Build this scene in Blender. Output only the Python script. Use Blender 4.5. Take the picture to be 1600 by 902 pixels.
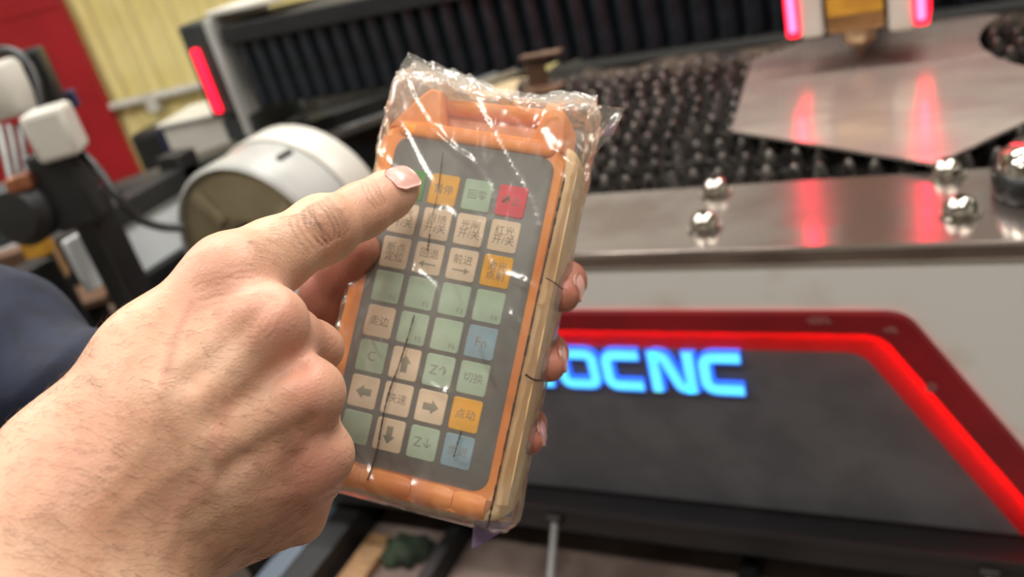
import bpy, bmesh, math, random
import numpy as np
from mathutils import Vector, Matrix, noise as mnoise
random.seed(7); rng = np.random.default_rng(7)
for o in list(bpy.data.objects): bpy.data.objects.remove(o)
scene = bpy.context.scene
COL = scene.collection

# ------------------------------------------------------------------ camera
F = 1358.0                                   # focal length in pixels of a 1600 px wide frame
CAM = np.array([0.0, 0.0, 1.40])
_X = np.array([2570, -30, -1358.0]); _X /= np.linalg.norm(_X)
_Z = -np.array([750, 2750, 1358.0]); _Z -= _X*(_X@_Z); _Z /= np.linalg.norm(_Z)
_Y = np.cross(_Z, _X)
R = np.array([_X, _Y, _Z])                   # world = R @ (right, down, forward) + CAM
cam_d = bpy.data.cameras.new('camera'); cam = bpy.data.objects.new('camera', cam_d); COL.objects.link(cam)
i_, j_, k_ = R[:, 0], R[:, 1], R[:, 2]
cam.matrix_world = Matrix(((i_[0], -j_[0], -k_[0], CAM[0]), (i_[1], -j_[1], -k_[1], CAM[1]), (i_[2], -j_[2], -k_[2], CAM[2]), (0, 0, 0, 1)))
cam_d.sensor_fit = 'HORIZONTAL'; cam_d.sensor_width = 36; cam_d.lens = 36*F/1600
cam_d.clip_start = 0.01; cam_d.clip_end = 60
cam_d.dof.use_dof = True; cam_d.dof.focus_distance = 0.325; cam_d.dof.aperture_fstop = 8.5
scene.camera = cam
scene.view_settings.view_transform = 'Standard'; scene.view_settings.look = 'None'
scene.view_settings.gamma = 1; scene.view_settings.use_curve_mapping = False
scene.view_settings.exposure = 0.0

# ------------------------------------------------------------------ world and room lamps
world = bpy.data.worlds.new('world'); scene.world = world; world.use_nodes = True
bg = world.node_tree.nodes['Background']; bg.inputs[0].default_value = (0.80, 0.84, 0.9, 1); bg.inputs[1].default_value = 0.40
LAMPS = [(-1.6, -0.6), (0.6, -0.6), (-1.6, 1.2), (0.6, 1.2), (-3.8, 1.2), (-3.8, -0.6), (-1.6, 3.0), (0.6, 3.0)]
LAMP_W = 52.0
def lamp_light(x, y, z):
    l = bpy.data.lights.new('tube_light', 'AREA'); l.shape = 'RECTANGLE'; l.size = 1.3; l.size_y = 0.28
    l.energy = LAMP_W; l.color = (1.0, 0.965, 0.91)
    o = bpy.data.objects.new('tube_light', l); COL.objects.link(o); o.location = (x, y, z); return o

# ------------------------------------------------------------------ helpers
def ray(x, y): return R @ np.array([(x-800)/F, (y-451)/F, 1.0])
def pz(x, y, z): d = ray(x, y); return CAM + d*((z-CAM[2])/d[2])
def py(x, y, Y): d = ray(x, y); return CAM + d*(Y/d[1])
def pd(x, y, t): return CAM + ray(x, y)*t
def cs(x, y, t): return np.array([(x-800)/F*t, (y-451)/F*t, t])          # camera-frame metres
def lin(c):
    c = [v/255 for v in c]
    return tuple(v/12.92 if v <= 0.04045 else ((v+0.055)/1.055)**2.4 for v in c) + (1,)

def M(name, col, rough=0.5, metal=0.0, col2=None, scale=20.0, detail=4, mixlo=0.4, mixhi=0.6, bump=0.0, bscale=200.0,
      emit=None, strength=1.0, spec=0.5, coat=0.0, sss=0.0, rough2=None, aniso=None, stretch=(1, 1, 1)):
    m = bpy.data.materials.new(name); m.use_nodes = True; nt = m.node_tree; b = nt.nodes['Principled BSDF']
    b.inputs['Base Color'].default_value = lin(col); b.inputs['Roughness'].default_value = rough
    b.inputs['Metallic'].default_value = metal; b.inputs['Specular IOR Level'].default_value = spec
    b.inputs['Coat Weight'].default_value = coat; b.inputs['Coat Roughness'].default_value = 0.15
    tc = nt.nodes.new('ShaderNodeTexCoord'); mp = nt.nodes.new('ShaderNodeMapping'); mp.inputs['Scale'].default_value = stretch
    nt.links.new(tc.outputs['Object'], mp.inputs['Vector'])
    if col2 is None: col2 = tuple(max(0, v*0.86) for v in col)
    n = nt.nodes.new('ShaderNodeTexNoise'); n.inputs['Scale'].default_value = scale; n.inputs['Detail'].default_value = detail
    nt.links.new(mp.outputs[0], n.inputs['Vector'])
    rp = nt.nodes.new('ShaderNodeValToRGB'); rp.color_ramp.elements[0].position = mixlo; rp.color_ramp.elements[1].position = mixhi
    rp.color_ramp.elements[0].color = lin(col); rp.color_ramp.elements[1].color = lin(col2)
    nt.links.new(n.outputs['Fac'], rp.inputs['Fac']); nt.links.new(rp.outputs['Color'], b.inputs['Base Color'])
    if rough2 is not None:
        mr = nt.nodes.new('ShaderNodeMapRange'); mr.inputs['From Min'].default_value = mixlo; mr.inputs['From Max'].default_value = mixhi
        mr.inputs['To Min'].default_value = rough; mr.inputs['To Max'].default_value = rough2
        nt.links.new(n.outputs['Fac'], mr.inputs['Value']); nt.links.new(mr.outputs[0], b.inputs['Roughness'])
    if bump:
        n2 = nt.nodes.new('ShaderNodeTexNoise'); n2.inputs['Scale'].default_value = bscale; n2.inputs['Detail'].default_value = 5
        nt.links.new(mp.outputs[0], n2.inputs['Vector'])
        bp = nt.nodes.new('ShaderNodeBump'); bp.inputs['Strength'].default_value = bump; bp.inputs['Distance'].default_value = 0.002
        nt.links.new(n2.outputs['Fac'], bp.inputs['Height']); nt.links.new(bp.outputs[0], b.inputs['Normal'])
    if emit is not None:
        b.inputs['Emission Color'].default_value = lin(emit); b.inputs['Emission Strength'].default_value = strength
    if sss:
        b.inputs['Subsurface Weight'].default_value = sss; b.inputs['Subsurface Radius'].default_value = (1, 0.35, 0.2); b.inputs['Subsurface Scale'].default_value = 0.004
    return m

def link(name, me, mat=None, parent=None):
    o = bpy.data.objects.new(name, me); COL.objects.link(o)
    if mat is not None and not me.materials: me.materials.append(mat)
    if parent is not None: o.parent = parent
    return o
def mesh_of(bm, name, smooth=None):
    me = bpy.data.meshes.new(name); bmesh.ops.recalc_face_normals(bm, faces=bm.faces[:]); bm.to_mesh(me); bm.free()
    if smooth is not None:
        for p in me.polygons: p.use_smooth = True
        if smooth: me.set_sharp_from_angle(angle=math.radians(smooth))
    return me
FLAT = set()
def put(name, bm, mat, parent=None, smooth=40, local=False):
    """bmesh in world metres -> object; below a parent that is only translated the offset is taken off"""
    if id(bm) in FLAT: FLAT.discard(id(bm)); smooth = 20
    if parent is not None and not local:
        off = Vector(parent.location); p = parent.parent
        while p is not None: off += Vector(p.location); p = p.parent
        bmesh.ops.translate(bm, verts=bm.verts[:], vec=-off)
    elif parent is None:
        c = sum((v.co for v in bm.verts), Vector())/max(1, len(bm.verts)); c.z = min(v.co.z for v in bm.verts)
        bmesh.ops.translate(bm, verts=bm.verts[:], vec=-c)
    o = link(name, mesh_of(bm, name, smooth), mat, parent)
    if parent is None: o.location = c
    return o
def thing(name, label, cat, loc, group=None):
    o = bpy.data.objects.new(name, None); COL.objects.link(o); o.location = loc; o.empty_display_size = 0.05
    o['label'] = label; o['category'] = cat
    if group: o['group'] = group
    return o
def tag(o, label, cat, group=None):
    o['label'] = label; o['category'] = cat
    if group: o['group'] = group
    return o
def struct(o): o['kind'] = 'structure'; return o

def box(bm, lo, hi, bev=0.0, mat=None, seg=2):
    r = bmesh.ops.create_cube(bm, size=1.0); vs = r['verts']; lo = Vector(lo); hi = Vector(hi)
    for v in vs: v.co = Vector((lo[k] + (v.co[k]+0.5)*(hi[k]-lo[k]) for k in range(3)))
    if bev:
        es = list({e for v in vs for e in v.link_edges})
        rb = bmesh.ops.bevel(bm, geom=es, offset=bev, segments=seg, affect='EDGES', profile=0.5)
        vs = list({v for f in rb['faces'] for v in f.verts} | {v for v in vs if v.is_valid})
    if mat is not None: bmesh.ops.transform(bm, matrix=mat, verts=[v for v in vs if v.is_valid])
    return bm
def obox(c, ax, ay, size, bev=0.0):
    """box with axes ax, ay (world) centred at c"""
    ax = Vector(ax).normalized(); ay = Vector(ay); ay = (ay-ax*ay.dot(ax)).normalized(); az = ax.cross(ay)
    m = Matrix(((ax.x, ay.x, az.x, c[0]), (ax.y, ay.y, az.y, c[1]), (ax.z, ay.z, az.z, c[2]), (0, 0, 0, 1)))
    bm = bmesh.new(); h = [s/2 for s in size]; box(bm, (-h[0], -h[1], -h[2]), h, bev)
    bmesh.ops.transform(bm, matrix=m, verts=bm.verts[:]); FLAT.add(id(bm)); return bm
def BX(lo, hi, bev=0.0): bm = box(bmesh.new(), lo, hi, bev); FLAT.add(id(bm)); return bm
def frame_of(d):
    d = Vector(d).normalized(); a = Vector((0, 0, 1)) if abs(d.z) < 0.9 else Vector((1, 0, 0))
    u = d.cross(a).normalized(); return u, d.cross(u)
def tube(bm, pts, rad, seg=12, cap=True):
    pts = [Vector(p) for p in pts]; n = len(pts); rads = rad if hasattr(rad, '__len__') else [rad]*n; rings = []; u = None
    for q in range(n):
        d = (pts[min(q+1, n-1)]-pts[max(q-1, 0)]).normalized()
        if u is None: u, w = frame_of(d)
        else: u = (u-d*u.dot(d)).normalized(); w = d.cross(u)
        rings.append([bm.verts.new(pts[q]+(u*math.cos(2*math.pi*s/seg)+w*math.sin(2*math.pi*s/seg))*rads[q]) for s in range(seg)])
    for q in range(n-1):
        for s in range(seg): bm.faces.new((rings[q][s], rings[q][(s+1) % seg], rings[q+1][(s+1) % seg], rings[q+1][s]))
    if cap: bm.faces.new(rings[0][::-1]); bm.faces.new(rings[-1])
    return bm
def smooth_path(pts, n=8):
    pts = [Vector(p) for p in pts]; P = [pts[0]]+pts+[pts[-1]]; out = []
    for q in range(1, len(P)-2):
        for s in range(n):
            t = s/n; a, b, c, d = P[q-1:q+3]
            out.append(0.5*((2*b)+(c-a)*t+(2*a-5*b+4*c-d)*t*t+(3*b-a-3*c+d)*t**3))
    out.append(pts[-1]); return out
def lathe(prof, origin, axis, seg=40):
    """prof: (radius, height along axis)"""
    bm = bmesh.new(); a = Vector(axis).normalized(); u, w = frame_of(a); o = Vector(origin); rings = []
    for r, h in prof:
        if r < 1e-6: rings.append([bm.verts.new(o+a*h)])
        else: rings.append([bm.verts.new(o+a*h+(u*math.cos(2*math.pi*s/seg)+w*math.sin(2*math.pi*s/seg))*r) for s in range(seg)])
    for A, B in zip(rings[:-1], rings[1:]):
        for s in range(seg):
            t = (s+1) % seg
            if len(A) == 1 and len(B) == 1: continue
            if len(A) == 1: bm.faces.new((A[0], B[s], B[t]))
            elif len(B) == 1: bm.faces.new((A[s], A[t], B[0]))
            else: bm.faces.new((A[s], A[t], B[t], B[s]))
    return bm
def prism(pts, vec, bm=None):
    bm = bm or bmesh.new(); vec = Vector(vec)
    a = [bm.verts.new(Vector(p)) for p in pts]; b = [bm.verts.new(Vector(p)+vec) for p in pts]; n = len(a)
    bm.faces.new(a); bm.faces.new(b[::-1])
    for q in range(n): bm.faces.new((a[q], b[q], b[(q+1) % n], a[(q+1) % n]))
    return bm
def bevel_all(bm, off, seg=2):
    bmesh.ops.bevel(bm, geom=bm.edges[:], offset=off, segments=seg, affect='EDGES', profile=0.5); return bm
def rrect(x0, y0, x1, y1, r, n=5):
    out = []
    for cx, cy, a0 in ((x1-r, y1-r, 0), (x0+r, y1-r, 90), (x0+r, y0+r, 180), (x1-r, y0+r, 270)):
        for q in range(n+1):
            a = math.radians(a0+90*q/n); out.append((cx+r*math.cos(a), cy+r*math.sin(a)))
    return out

# ------------------------------------------------------------------ materials
m_wall = M('yellow siding', (222, 208, 146), 0.5, col2=(208, 192, 126), scale=3)
m_plain = M('painted wall', (208, 206, 198), 0.7, col2=(196, 194, 186), scale=2)
m_ceil = M('ceiling paint', (222, 220, 212), 0.8, scale=2)
m_floor = M('concrete floor', (104, 90, 78), 0.6, col2=(72, 62, 54), scale=4, bump=0.2, bscale=60)
m_red = M('red painted panel', (160, 22, 32), 0.45, col2=(148, 18, 26), scale=4)
m_whitem = M('white enamel', (192, 190, 182), 0.35, col2=(182, 178, 168), scale=6)
m_whitedirty = M('stained white enamel', (216, 215, 211), 0.4, col2=(198, 191, 178), scale=9, mixlo=0.52, mixhi=0.72)
m_steel = M('brushed steel', (158, 148, 142), 0.15, 0.9, col2=(130, 118, 112), scale=9, mixlo=0.42, mixhi=0.66, rough2=0.26, bump=0.02, bscale=90)
m_sheet = M('mill steel sheet', (200, 188, 176), 0.17, 0.68, col2=(172, 156, 150), scale=7, mixlo=0.4, mixhi=0.65, rough2=0.25, stretch=(1, 2.2, 1))
m_chrome = M('zinc plated steel', (215, 212, 205), 0.12, 1.0, col2=(190, 185, 175), scale=60)
m_black = M('black painted steel', (18, 18, 20), 0.5, col2=(24, 24, 25), scale=12)
m_blackplastic = M('black plastic', (20, 21, 22), 0.35, col2=(30, 30, 30), scale=20)
m_charcoal = M('charcoal steel', (48, 52, 52), 0.4, col2=(38, 42, 42), scale=9)
m_pleat = M('bellows fabric', (27, 34, 41), 0.45, col2=(19, 24, 29), scale=30)
m_slat = M('scorched slat steel', (128, 124, 120), 0.28, 0.7, col2=(58, 54, 52), scale=70, mixlo=0.38, mixhi=0.62, bump=0.5, bscale=220)
m_dark = M('soot dark', (14, 13, 12), 0.8, col2=(24, 21, 18), scale=20)
m_dust = M('brown cutting dust', (74, 62, 50), 0.85, col2=(24, 20, 17), scale=30, bump=0.6, bscale=80)
m_rust = M('rusty bracket', (84, 58, 38), 0.6, col2=(84, 60, 42), scale=30)
m_alu = M('aluminium', (176, 178, 178), 0.35, 0.7, col2=(156, 158, 158), scale=14)
m_led = M('red led bar', (255, 30, 50), 0.4, emit=(255, 16, 48), strength=3.2)
m_ledhot = M('hot red led bar', (255, 60, 80), 0.4, emit=(255, 52, 82), strength=12.0)
m_brass = M('tan anodised body', (150, 112, 70), 0.4, 0.4, col2=(126, 92, 58), scale=20)
m_brassy = M('yellow label band', (190, 140, 40), 0.45, col2=(170, 120, 34), scale=30)
m_silver = M('satin nozzle steel', (176, 156, 128), 0.3, 0.8, col2=(150, 130, 104), scale=40)
m_copper = M('copper tip', (170, 110, 80), 0.3, 0.8, scale=60)
m_redframe = M('dark red frame enamel', (142, 10, 24), 0.3, col2=(124, 8, 20), scale=8)
m_paint_chip = M('scuffed bare patch', (150, 84, 80), 0.5, col2=(128, 60, 60), scale=90)
m_panel = M('grey sign panel', (88, 88, 92), 0.38, col2=(78, 78, 82), scale=16)
m_glow = M('red led strip', (255, 20, 24), 0.3, emit=(255, 8, 14), strength=40.0)
m_diffuser = M('red recess enamel', (176, 20, 30), 0.45, col2=(164, 16, 24), scale=10)
m_letter = M('lit cyan letter face', (110, 230, 255), 0.3, emit=(86, 214, 255), strength=1.05)
m_letrim = M('lit blue letter rim', (60, 120, 255), 0.3, emit=(48, 112, 255), strength=1.0)
m_drumface = M('oily chuck plate', (152, 140, 112), 0.4, 0.0, col2=(122, 108, 82), scale=9, mixlo=0.35, mixhi=0.7)
m_panelwhite = M('bluish white enamel', (216, 220, 222), 0.4, col2=(204, 208, 210), scale=6)
m_drumgrey = M('light grey enamel', (162, 162, 158), 0.3, col2=(150, 150, 146), scale=8)
m_bluegrey = M('blue grey sheet', (86, 96, 108), 0.45, col2=(76, 86, 98), scale=8)
m_tray = M('brown tray sheet', (140, 124, 116), 0.4, 0.2, col2=(108, 92, 86), scale=8)
m_carton = M('tan cardboard', (176, 156, 124), 0.8, col2=(160, 140, 108), scale=8)
m_wood = M('tan wood strip', (150, 116, 78), 0.6, col2=(120, 90, 60), scale=30, stretch=(1, 6, 1))
m_green = M('green rag', (44, 58, 40), 0.9, col2=(30, 40, 28), scale=40)
m_navyp = M('navy plastic', (28, 36, 70), 0.4, col2=(22, 28, 56), scale=20)
m_jacket = M('navy work fabric', (20, 29, 50), 0.85, col2=(14, 20, 38), scale=60, bump=0.25, bscale=900)
m_rubber = M('orange silicone', (238, 152, 62), 0.42, col2=(224, 128, 40), scale=24, bump=0.05, bscale=300)
m_rubber_aged = M('yellowed cream silicone', (238, 212, 164), 0.45, col2=(222, 182, 122), scale=22, mixlo=0.38, mixhi=0.62)
m_recess = M('pale orange silicone floor', (236, 172, 136), 0.45, col2=(224, 150, 104), scale=30)
m_keypad = M('grey keypad membrane', (104, 104, 102), 0.45, col2=(94, 93, 90), scale=30)
KEYC = {'c': (232, 212, 186), 'm': (176, 200, 178), 'y': (240, 178, 30), 'r': (226, 70, 92), 'b': (142, 174, 190), 'g': (80, 158, 72)}
m_key = {k: M('key '+k, v, 0.5, col2=tuple(q*0.93 for q in v), scale=60) for k, v in KEYC.items()}
m_ink = M('faded legend ink', (148, 146, 132), 0.6, scale=80)
m_inkdark = M('dark legend ink', (138, 126, 112), 0.6, scale=80)
m_crease = M('dirt in the film crease', (58, 48, 42), 0.7, scale=300)
m_nail = M('fingernail', (214, 168, 156), 0.28, col2=(202, 150, 138), scale=160, sss=0.2, coat=0.2)
m_hair = M('arm hair', (96, 66, 46), 0.5)

def skin_material(name, c1, c2, c3, c4):
    m = bpy.data.materials.new(name); m.use_nodes = True; nt = m.node_tree; N = nt.nodes; L = nt.links; b = N['Principled BSDF']
    tc = N.new('ShaderNodeTexCoord')
    def noise(s, d=4, dist=0.0):
        n = N.new('ShaderNodeTexNoise'); n.inputs['Scale'].default_value = s; n.inputs['Detail'].default_value = d; n.inputs['Distortion'].default_value = dist
        L.new(tc.outputs['Object'], n.inputs['Vector']); return n
    def ramp(src, a, ca, bb, cb):
        r = N.new('ShaderNodeValToRGB'); r.color_ramp.elements[0].position = a; r.color_ramp.elements[1].position = bb
        r.color_ramp.elements[0].color = ca; r.color_ramp.elements[1].color = cb; L.new(src, r.inputs['Fac']); return r
    def mix(fac, A, B, mode='MIX'):
        x = N.new('ShaderNodeMix'); x.data_type = 'RGBA'; x.blend_type = mode
        if isinstance(fac, float): x.inputs[0].default_value = fac
        else: L.new(fac, x.inputs[0])
        L.new(A, x.inputs[6]); L.new(B, x.inputs[7]); return x
    base = ramp(noise(38, 4, 0.4).outputs['Fac'], 0.36, lin(c1), 0.66, lin(c2))
    spots = ramp(noise(120, 3).outputs['Fac'], 0.56, (0, 0, 0, 1), 0.72, (1, 1, 1, 1))
    c3n = N.new('ShaderNodeRGB'); c3n.outputs[0].default_value = lin(c3)
    mm = N.new('ShaderNodeMath'); mm.operation = 'MULTIPLY'; mm.inputs[1].default_value = 0.32; L.new(spots.outputs['Color'], mm.inputs[0])
    a = mix(mm.outputs[0], base.outputs['Color'], c3n.outputs[0])
    # reddish / grimy zones are a per-vertex property of the skin (knuckles, creases, veins)
    at = N.new('ShaderNodeAttribute'); at.attribute_name = 'flush'; c4n = N.new('ShaderNodeRGB'); c4n.outputs[0].default_value = lin(c4)
    b2 = mix(at.outputs['Fac'], a.outputs[2], c4n.outputs[0])
    at2 = N.new('ShaderNodeAttribute'); at2.attribute_name = 'grime'; c5n = N.new('ShaderNodeRGB'); c5n.outputs[0].default_value = lin((112, 78, 58))
    b3 = mix(at2.outputs['Fac'], b2.outputs[2], c5n.outputs[0])
    L.new(b3.outputs[2], b.inputs['Base Color'])
    v = N.new('ShaderNodeTexVoronoi'); v.inputs['Scale'].default_value = 620; v.feature = 'DISTANCE_TO_EDGE'; L.new(tc.outputs['Object'], v.inputs['Vector'])
    n3 = noise(260, 5, 0.6)
    ad = N.new('ShaderNodeMath'); ad.operation = 'ADD'; L.new(v.outputs['Distance'], ad.inputs[0]); L.new(n3.outputs['Fac'], ad.inputs[1])
    bp = N.new('ShaderNodeBump'); bp.inputs['Strength'].default_value = 0.24; bp.inputs['Distance'].default_value = 0.0008
    L.new(ad.outputs[0], bp.inputs['Height']); L.new(bp.outputs[0], b.inputs['Normal'])
    b.inputs['Roughness'].default_value = 0.47; b.inputs['Specular IOR Level'].default_value = 0.42
    b.inputs['Subsurface Weight'].default_value = 0.22; b.inputs['Subsurface Radius'].default_value = (1, 0.36, 0.22); b.inputs['Subsurface Scale'].default_value = 0.004
    return m
m_skin = skin_material('skin of the pointing hand', (208, 166, 138), (196, 148, 120), (178, 122, 92), (206, 138, 120))
m_skin2 = skin_material('skin of the holding hand', (168, 112, 92), (148, 90, 74), (150, 92, 70), (190, 100, 84))  # same person's skin, toned darker and redder for grime and the remote's shade

def film_material():
    m = bpy.data.materials.new('clear plastic film'); m.use_nodes = True; nt = m.node_tree; N = nt.nodes; L = nt.links
    for n in list(N): N.remove(n)
    out = N.new('ShaderNodeOutputMaterial'); tr = N.new('ShaderNodeBsdfTransparent'); tr.inputs[0].default_value = (0.98, 0.965, 0.935, 1)
    gl = N.new('ShaderNodeBsdfGlossy'); gl.inputs['Roughness'].default_value = 0.17; gl.inputs[0].default_value = (1, 0.98, 0.95, 1)
    df = N.new('ShaderNodeBsdfDiffuse'); df.inputs[0].default_value = (0.78, 0.74, 0.68, 1)
    tc = N.new('ShaderNodeTexCoord'); mp = N.new('ShaderNodeMapping'); mp.inputs['Scale'].default_value = (1, 0.45, 1)
    L.new(tc.outputs['Object'], mp.inputs[0])
    n = N.new('ShaderNodeTexNoise'); n.noise_type = 'RIDGED_MULTIFRACTAL'; n.inputs['Scale'].default_value = 80; n.inputs['Detail'].default_value = 3; n.inputs['Distortion'].default_value = 0.5
    L.new(mp.outputs[0], n.inputs['Vector'])
    bp = N.new('ShaderNodeBump'); bp.inputs['Strength'].default_value = 0.42; bp.inputs['Distance'].default_value = 0.0022
    L.new(n.outputs['Fac'], bp.inputs['Height'])
    fr = N.new('ShaderNodeFresnel'); fr.inputs['IOR'].default_value = 1.5
    for q in (gl, fr): L.new(bp.outputs[0], q.inputs['Normal'])
    ad = N.new('ShaderNodeMath'); ad.operation = 'MULTIPLY_ADD'; ad.inputs[1].default_value = 0.62; ad.inputs[2].default_value = 0.03; ad.use_clamp = True
    L.new(fr.outputs[0], ad.inputs[0])
    hz = N.new('ShaderNodeAttribute'); hz.attribute_name = 'haze'; mx = N.new('ShaderNodeMixShader'); L.new(hz.outputs['Fac'], mx.inputs[0]); L.new(tr.outputs[0], mx.inputs[1]); L.new(df.outputs[0], mx.inputs[2])
    m2 = N.new('ShaderNodeMixShader'); L.new(ad.outputs[0], m2.inputs[0]); L.new(mx.outputs[0], m2.inputs[1]); L.new(gl.outputs[0], m2.inputs[2])
    L.new(m2.outputs[0], out.inputs[0]); return m
m_film = film_material()
m_filmtint = M('violet tinted film edge', (176, 150, 176), 0.25, col2=(150, 130, 170), scale=30)

# ------------------------------------------------------------------ room shell
fl = struct(put('floor', BX((-7, -3.2, -0.1), (3.6, 7, 0)), m_floor))
cl = struct(put('ceiling', BX((-7, -3.2, 3.5), (3.6, 7, 3.6)), m_ceil))
struct(put('wall_left', BX((-7.1, -3.2, 0), (-7, 7, 3.5)), m_plain)); struct(put('wall_right', BX((3.6, -3.2, 0), (3.7, 7, 3.5)), m_plain))
struct(put('wall_front', BX((-7, -3.3, 0), (3.6, -3.2, 3.5)), m_plain))
W0 = Vector((-4.518, 3.6, 0)); WD = Vector((math.cos(math.radians(17.4)), math.sin(math.radians(17.4)), 0)); WN = Vector((WD.y, -WD.x, 0))
wb = struct(put('wall_back', obox(W0+WD*3.0+Vector((0, 0, 1.75))-WN*0.08, WD, WN, (11.0, 0.1, 3.5)), m_plain))
def on_wall(s, z, out=0.0): return W0+WD*s+WN*out+Vector((0, 0, z))
# profiled sheet: each siding sheet a piece of its own with a standing rib
sheet_me = None
for q in range(34):
    s = -2.2+q*0.24
    if sheet_me is None:
        bm = bmesh.new(); prof = [(-0.119, 0.0), (-0.09, 0.0), (-0.08, 0.016), (-0.06, 0.016), (-0.05, 0.0), (0.05, 0.0), (0.06, 0.010), (0.075, 0.010), (0.085, 0.0), (0.119, 0.0)]
        pts = [WD*a+WN*(b+0.004) for a, b in prof]+[WD*0.119-WN*0.01, WD*-0.119-WN*0.01]
        prism([p+Vector((0, 0, 0.02)) for p in pts], (0, 0, 2.0), bm); sheet_me = mesh_of(bm, 'siding_sheet', None)
    o = link('siding_sheet', sheet_me, m_wall, wb); o.location = on_wall(s, 0, -0.02)-Vector(wb.location)
# tall red panel standing against the siding
e0 = 0.0
rp = thing('red_panel', 'tall red painted panel against the yellow wall at far left', 'panel', on_wall(-0.8, 0, 0.05))
put('board', obox(on_wall(-0.78, 1.25, 0.05), WD, WN, (1.56, 0.05, 2.5), 0.006), m_red, rp)
put('joint_strip', obox(on_wall(-0.78, 1.30, 0.078), WD, WN, (1.56, 0.008, 0.03), 0.002), m_red, rp)
# conduit on the wall
cd = thing('wall_conduit', 'thin white conduit clipped along the yellow wall', 'conduit', on_wall(0.6, 0.68, 0.03))
put('pipe', tube(bmesh.new(), [on_wall(0.0, 0.685, 0.04), on_wall(3.6, 0.685, 0.04)], 0.026, 10), m_whitem, cd)
for s in (0.27, 1.3, 2.3): put('clip', obox(on_wall(s, 0.655, 0.04), WD, WN, (0.07, 0.07, 0.11), 0.008), m_whitem, cd)
# ceiling lamps of the hall
for n, (x, y) in enumerate(LAMPS):
    where = ['over the operator, left row', 'over the operator, right row', 'over the cutting bed, left row', 'over the cutting bed, right row', 'by the red panel', 'in the near left corner', 'beyond the gantry, left row', 'beyond the gantry, right row'][n]
    t = thing('ceiling_lamp', 'long white fluorescent ceiling lamp '+where, 'lamp', (x, y, 3.42), 'fluorescent lamps of the hall')
    put('housing', BX((x-0.68, y-0.17, 3.40), (x+0.68, y+0.17, 3.5), 0.01), m_whitem, t)
    lo = lamp_light(x, y, 3.385); lo.data.energy *= 0.72 if y < 0 else 1.12; lo.parent = t; lo.location = (0, 0, -0.035)

# ------------------------------------------------------------------ laser cutting machine: front
FY = 0.90
mc = thing('laser_cutting_machine', 'white laser cutting machine front with steel top rail and red lit sign panel', 'machine', (-0.45, 1.0, 0))
put('top_rail', BX((-0.98, 0.892, 0.930), (1.1, 1.09, 0.95), 0.004), m_steel, mc)
put('front_panel', BX((-0.98, FY, 0.56), (1.1, 1.07, 0.932), 0.006), m_whitedirty, mc)
put('base', BX((-0.98, 0.985, 0.02), (1.1, 1.10, 0.558), 0.006), m_black, mc)
put('bed_box', BX((-0.98, 1.10, 0.02), (1.1, 2.75, 0.893)), m_dark, mc)
put('rear_rail', BX((-0.98, 2.75, 0.02), (1.1, 2.82, 0.95), 0.004), m_charcoal, mc)
for (x, y) in [(-0.298, 1.062), (-0.288, 0.955), (-0.024, 1.072), (-0.010, 0.962), (-0.86, 1.06), (-0.85, 0.955)]:
    b = put('bolt', lathe([(0.0175, 0.0), (0.0175, 0.004), (0.0160, 0.010), (0.0125, 0.0155), (0.0075, 0.0185), (0.0065, 0.0185), (0.006, 0.012), (0.0, 0.012)], (x, y, 0.9525), (0, 0, 1), 24), m_chrome, mc)
    put('washer', lathe([(0.008, 0), (0.021, 0), (0.021, 0.0025), (0.008, 0.0025)], (x, y, 0.9502), (0, 0, 1), 24), m_chrome, b)
# lit sign: dark red frame, glowing inner lip, recessed grey board
XC = -0.42
def trap(xt, zt, xb, zb, y): return [(xt, y, zt), (xb, y, zb), (2*XC-xb, y, zb), (2*XC-xt, y, zt)]
def loft(a, b, closed=True):
    bm = bmesh.new(); A = [bm.verts.new(p) for p in a]; B = [bm.verts.new(p) for p in b]
    for q in range(len(A)): bm.faces.new((A[q], A[(q+1) % len(A)], B[(q+1) % len(A)], B[q]))
    return bm
def slope_pt(z, off): return -0.064+(0.866-z)*0.639-off       # outer right edge of the frame, shifted inwards
def outline(off, ztop, y, zbot=0.545, r=0.035):
    """trapezoid with a rounded upper corner on each side"""
    d = Vector((0.639, 0, -1)).normalized(); xt = slope_pt(ztop, off); c = Vector((xt, y, ztop)); pts = []
    a = c+Vector((-r*0.6, 0, 0)); b = c+d*r*0.6
    for t in [q/6 for q in range(7)]: pts.append((1-t)**2*a+2*t*(1-t)*c+t*t*b)
    pts.append(Vector((slope_pt(zbot, off), y, zbot)))
    L = [Vector((2*XC-p.x, p.y, p.z)) for p in pts][::-1]
    return L+pts
o0 = outline(0.0, 0.866, FY-0.001); o1 = outline(0.003, 0.864, FY-0.008)
o2 = outline(0.044, 0.838, FY-0.007); o2b = outline(0.044, 0.838, FY-0.0055); l0 = outline(0.034, 0.8455, FY-0.0045); l1 = outline(0.0425, 0.8395, FY-0.0045)
w0 = outline(0.030, 0.848, FY+0.006); w1 = outline(0.090, 0.803, FY+0.009); o4 = outline(0.0895, 0.8035, FY+0.0095)
def bands(*pairs):
    bm = bmesh.new()
    for a, b in pairs:
        A = [bm.verts.new(p) for p in a]; B = [bm.verts.new(p) for p in b]
        for q in range(len(A)-1): bm.faces.new((A[q], A[q+1], B[q+1], B[q]))
    bmesh.ops.remove_doubles(bm, verts=bm.verts[:], dist=1e-5); return bm
sg = put('sign_frame', bands((o0, o1), (o1, o2), (o2, o2b)), m_redframe, mc)
put('light_strip', bands((l0, l1)), m_glow, mc)                     # tucked under the lip, shining onto the wall of the recess
put('recess_wall', bands((w0, w1)), m_diffuser, mc)
bm = bmesh.new(); bm.faces.new([bm.verts.new(p) for p in o4]); bd = put('sign_board', bm, m_panel, mc, smooth=None)
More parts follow.
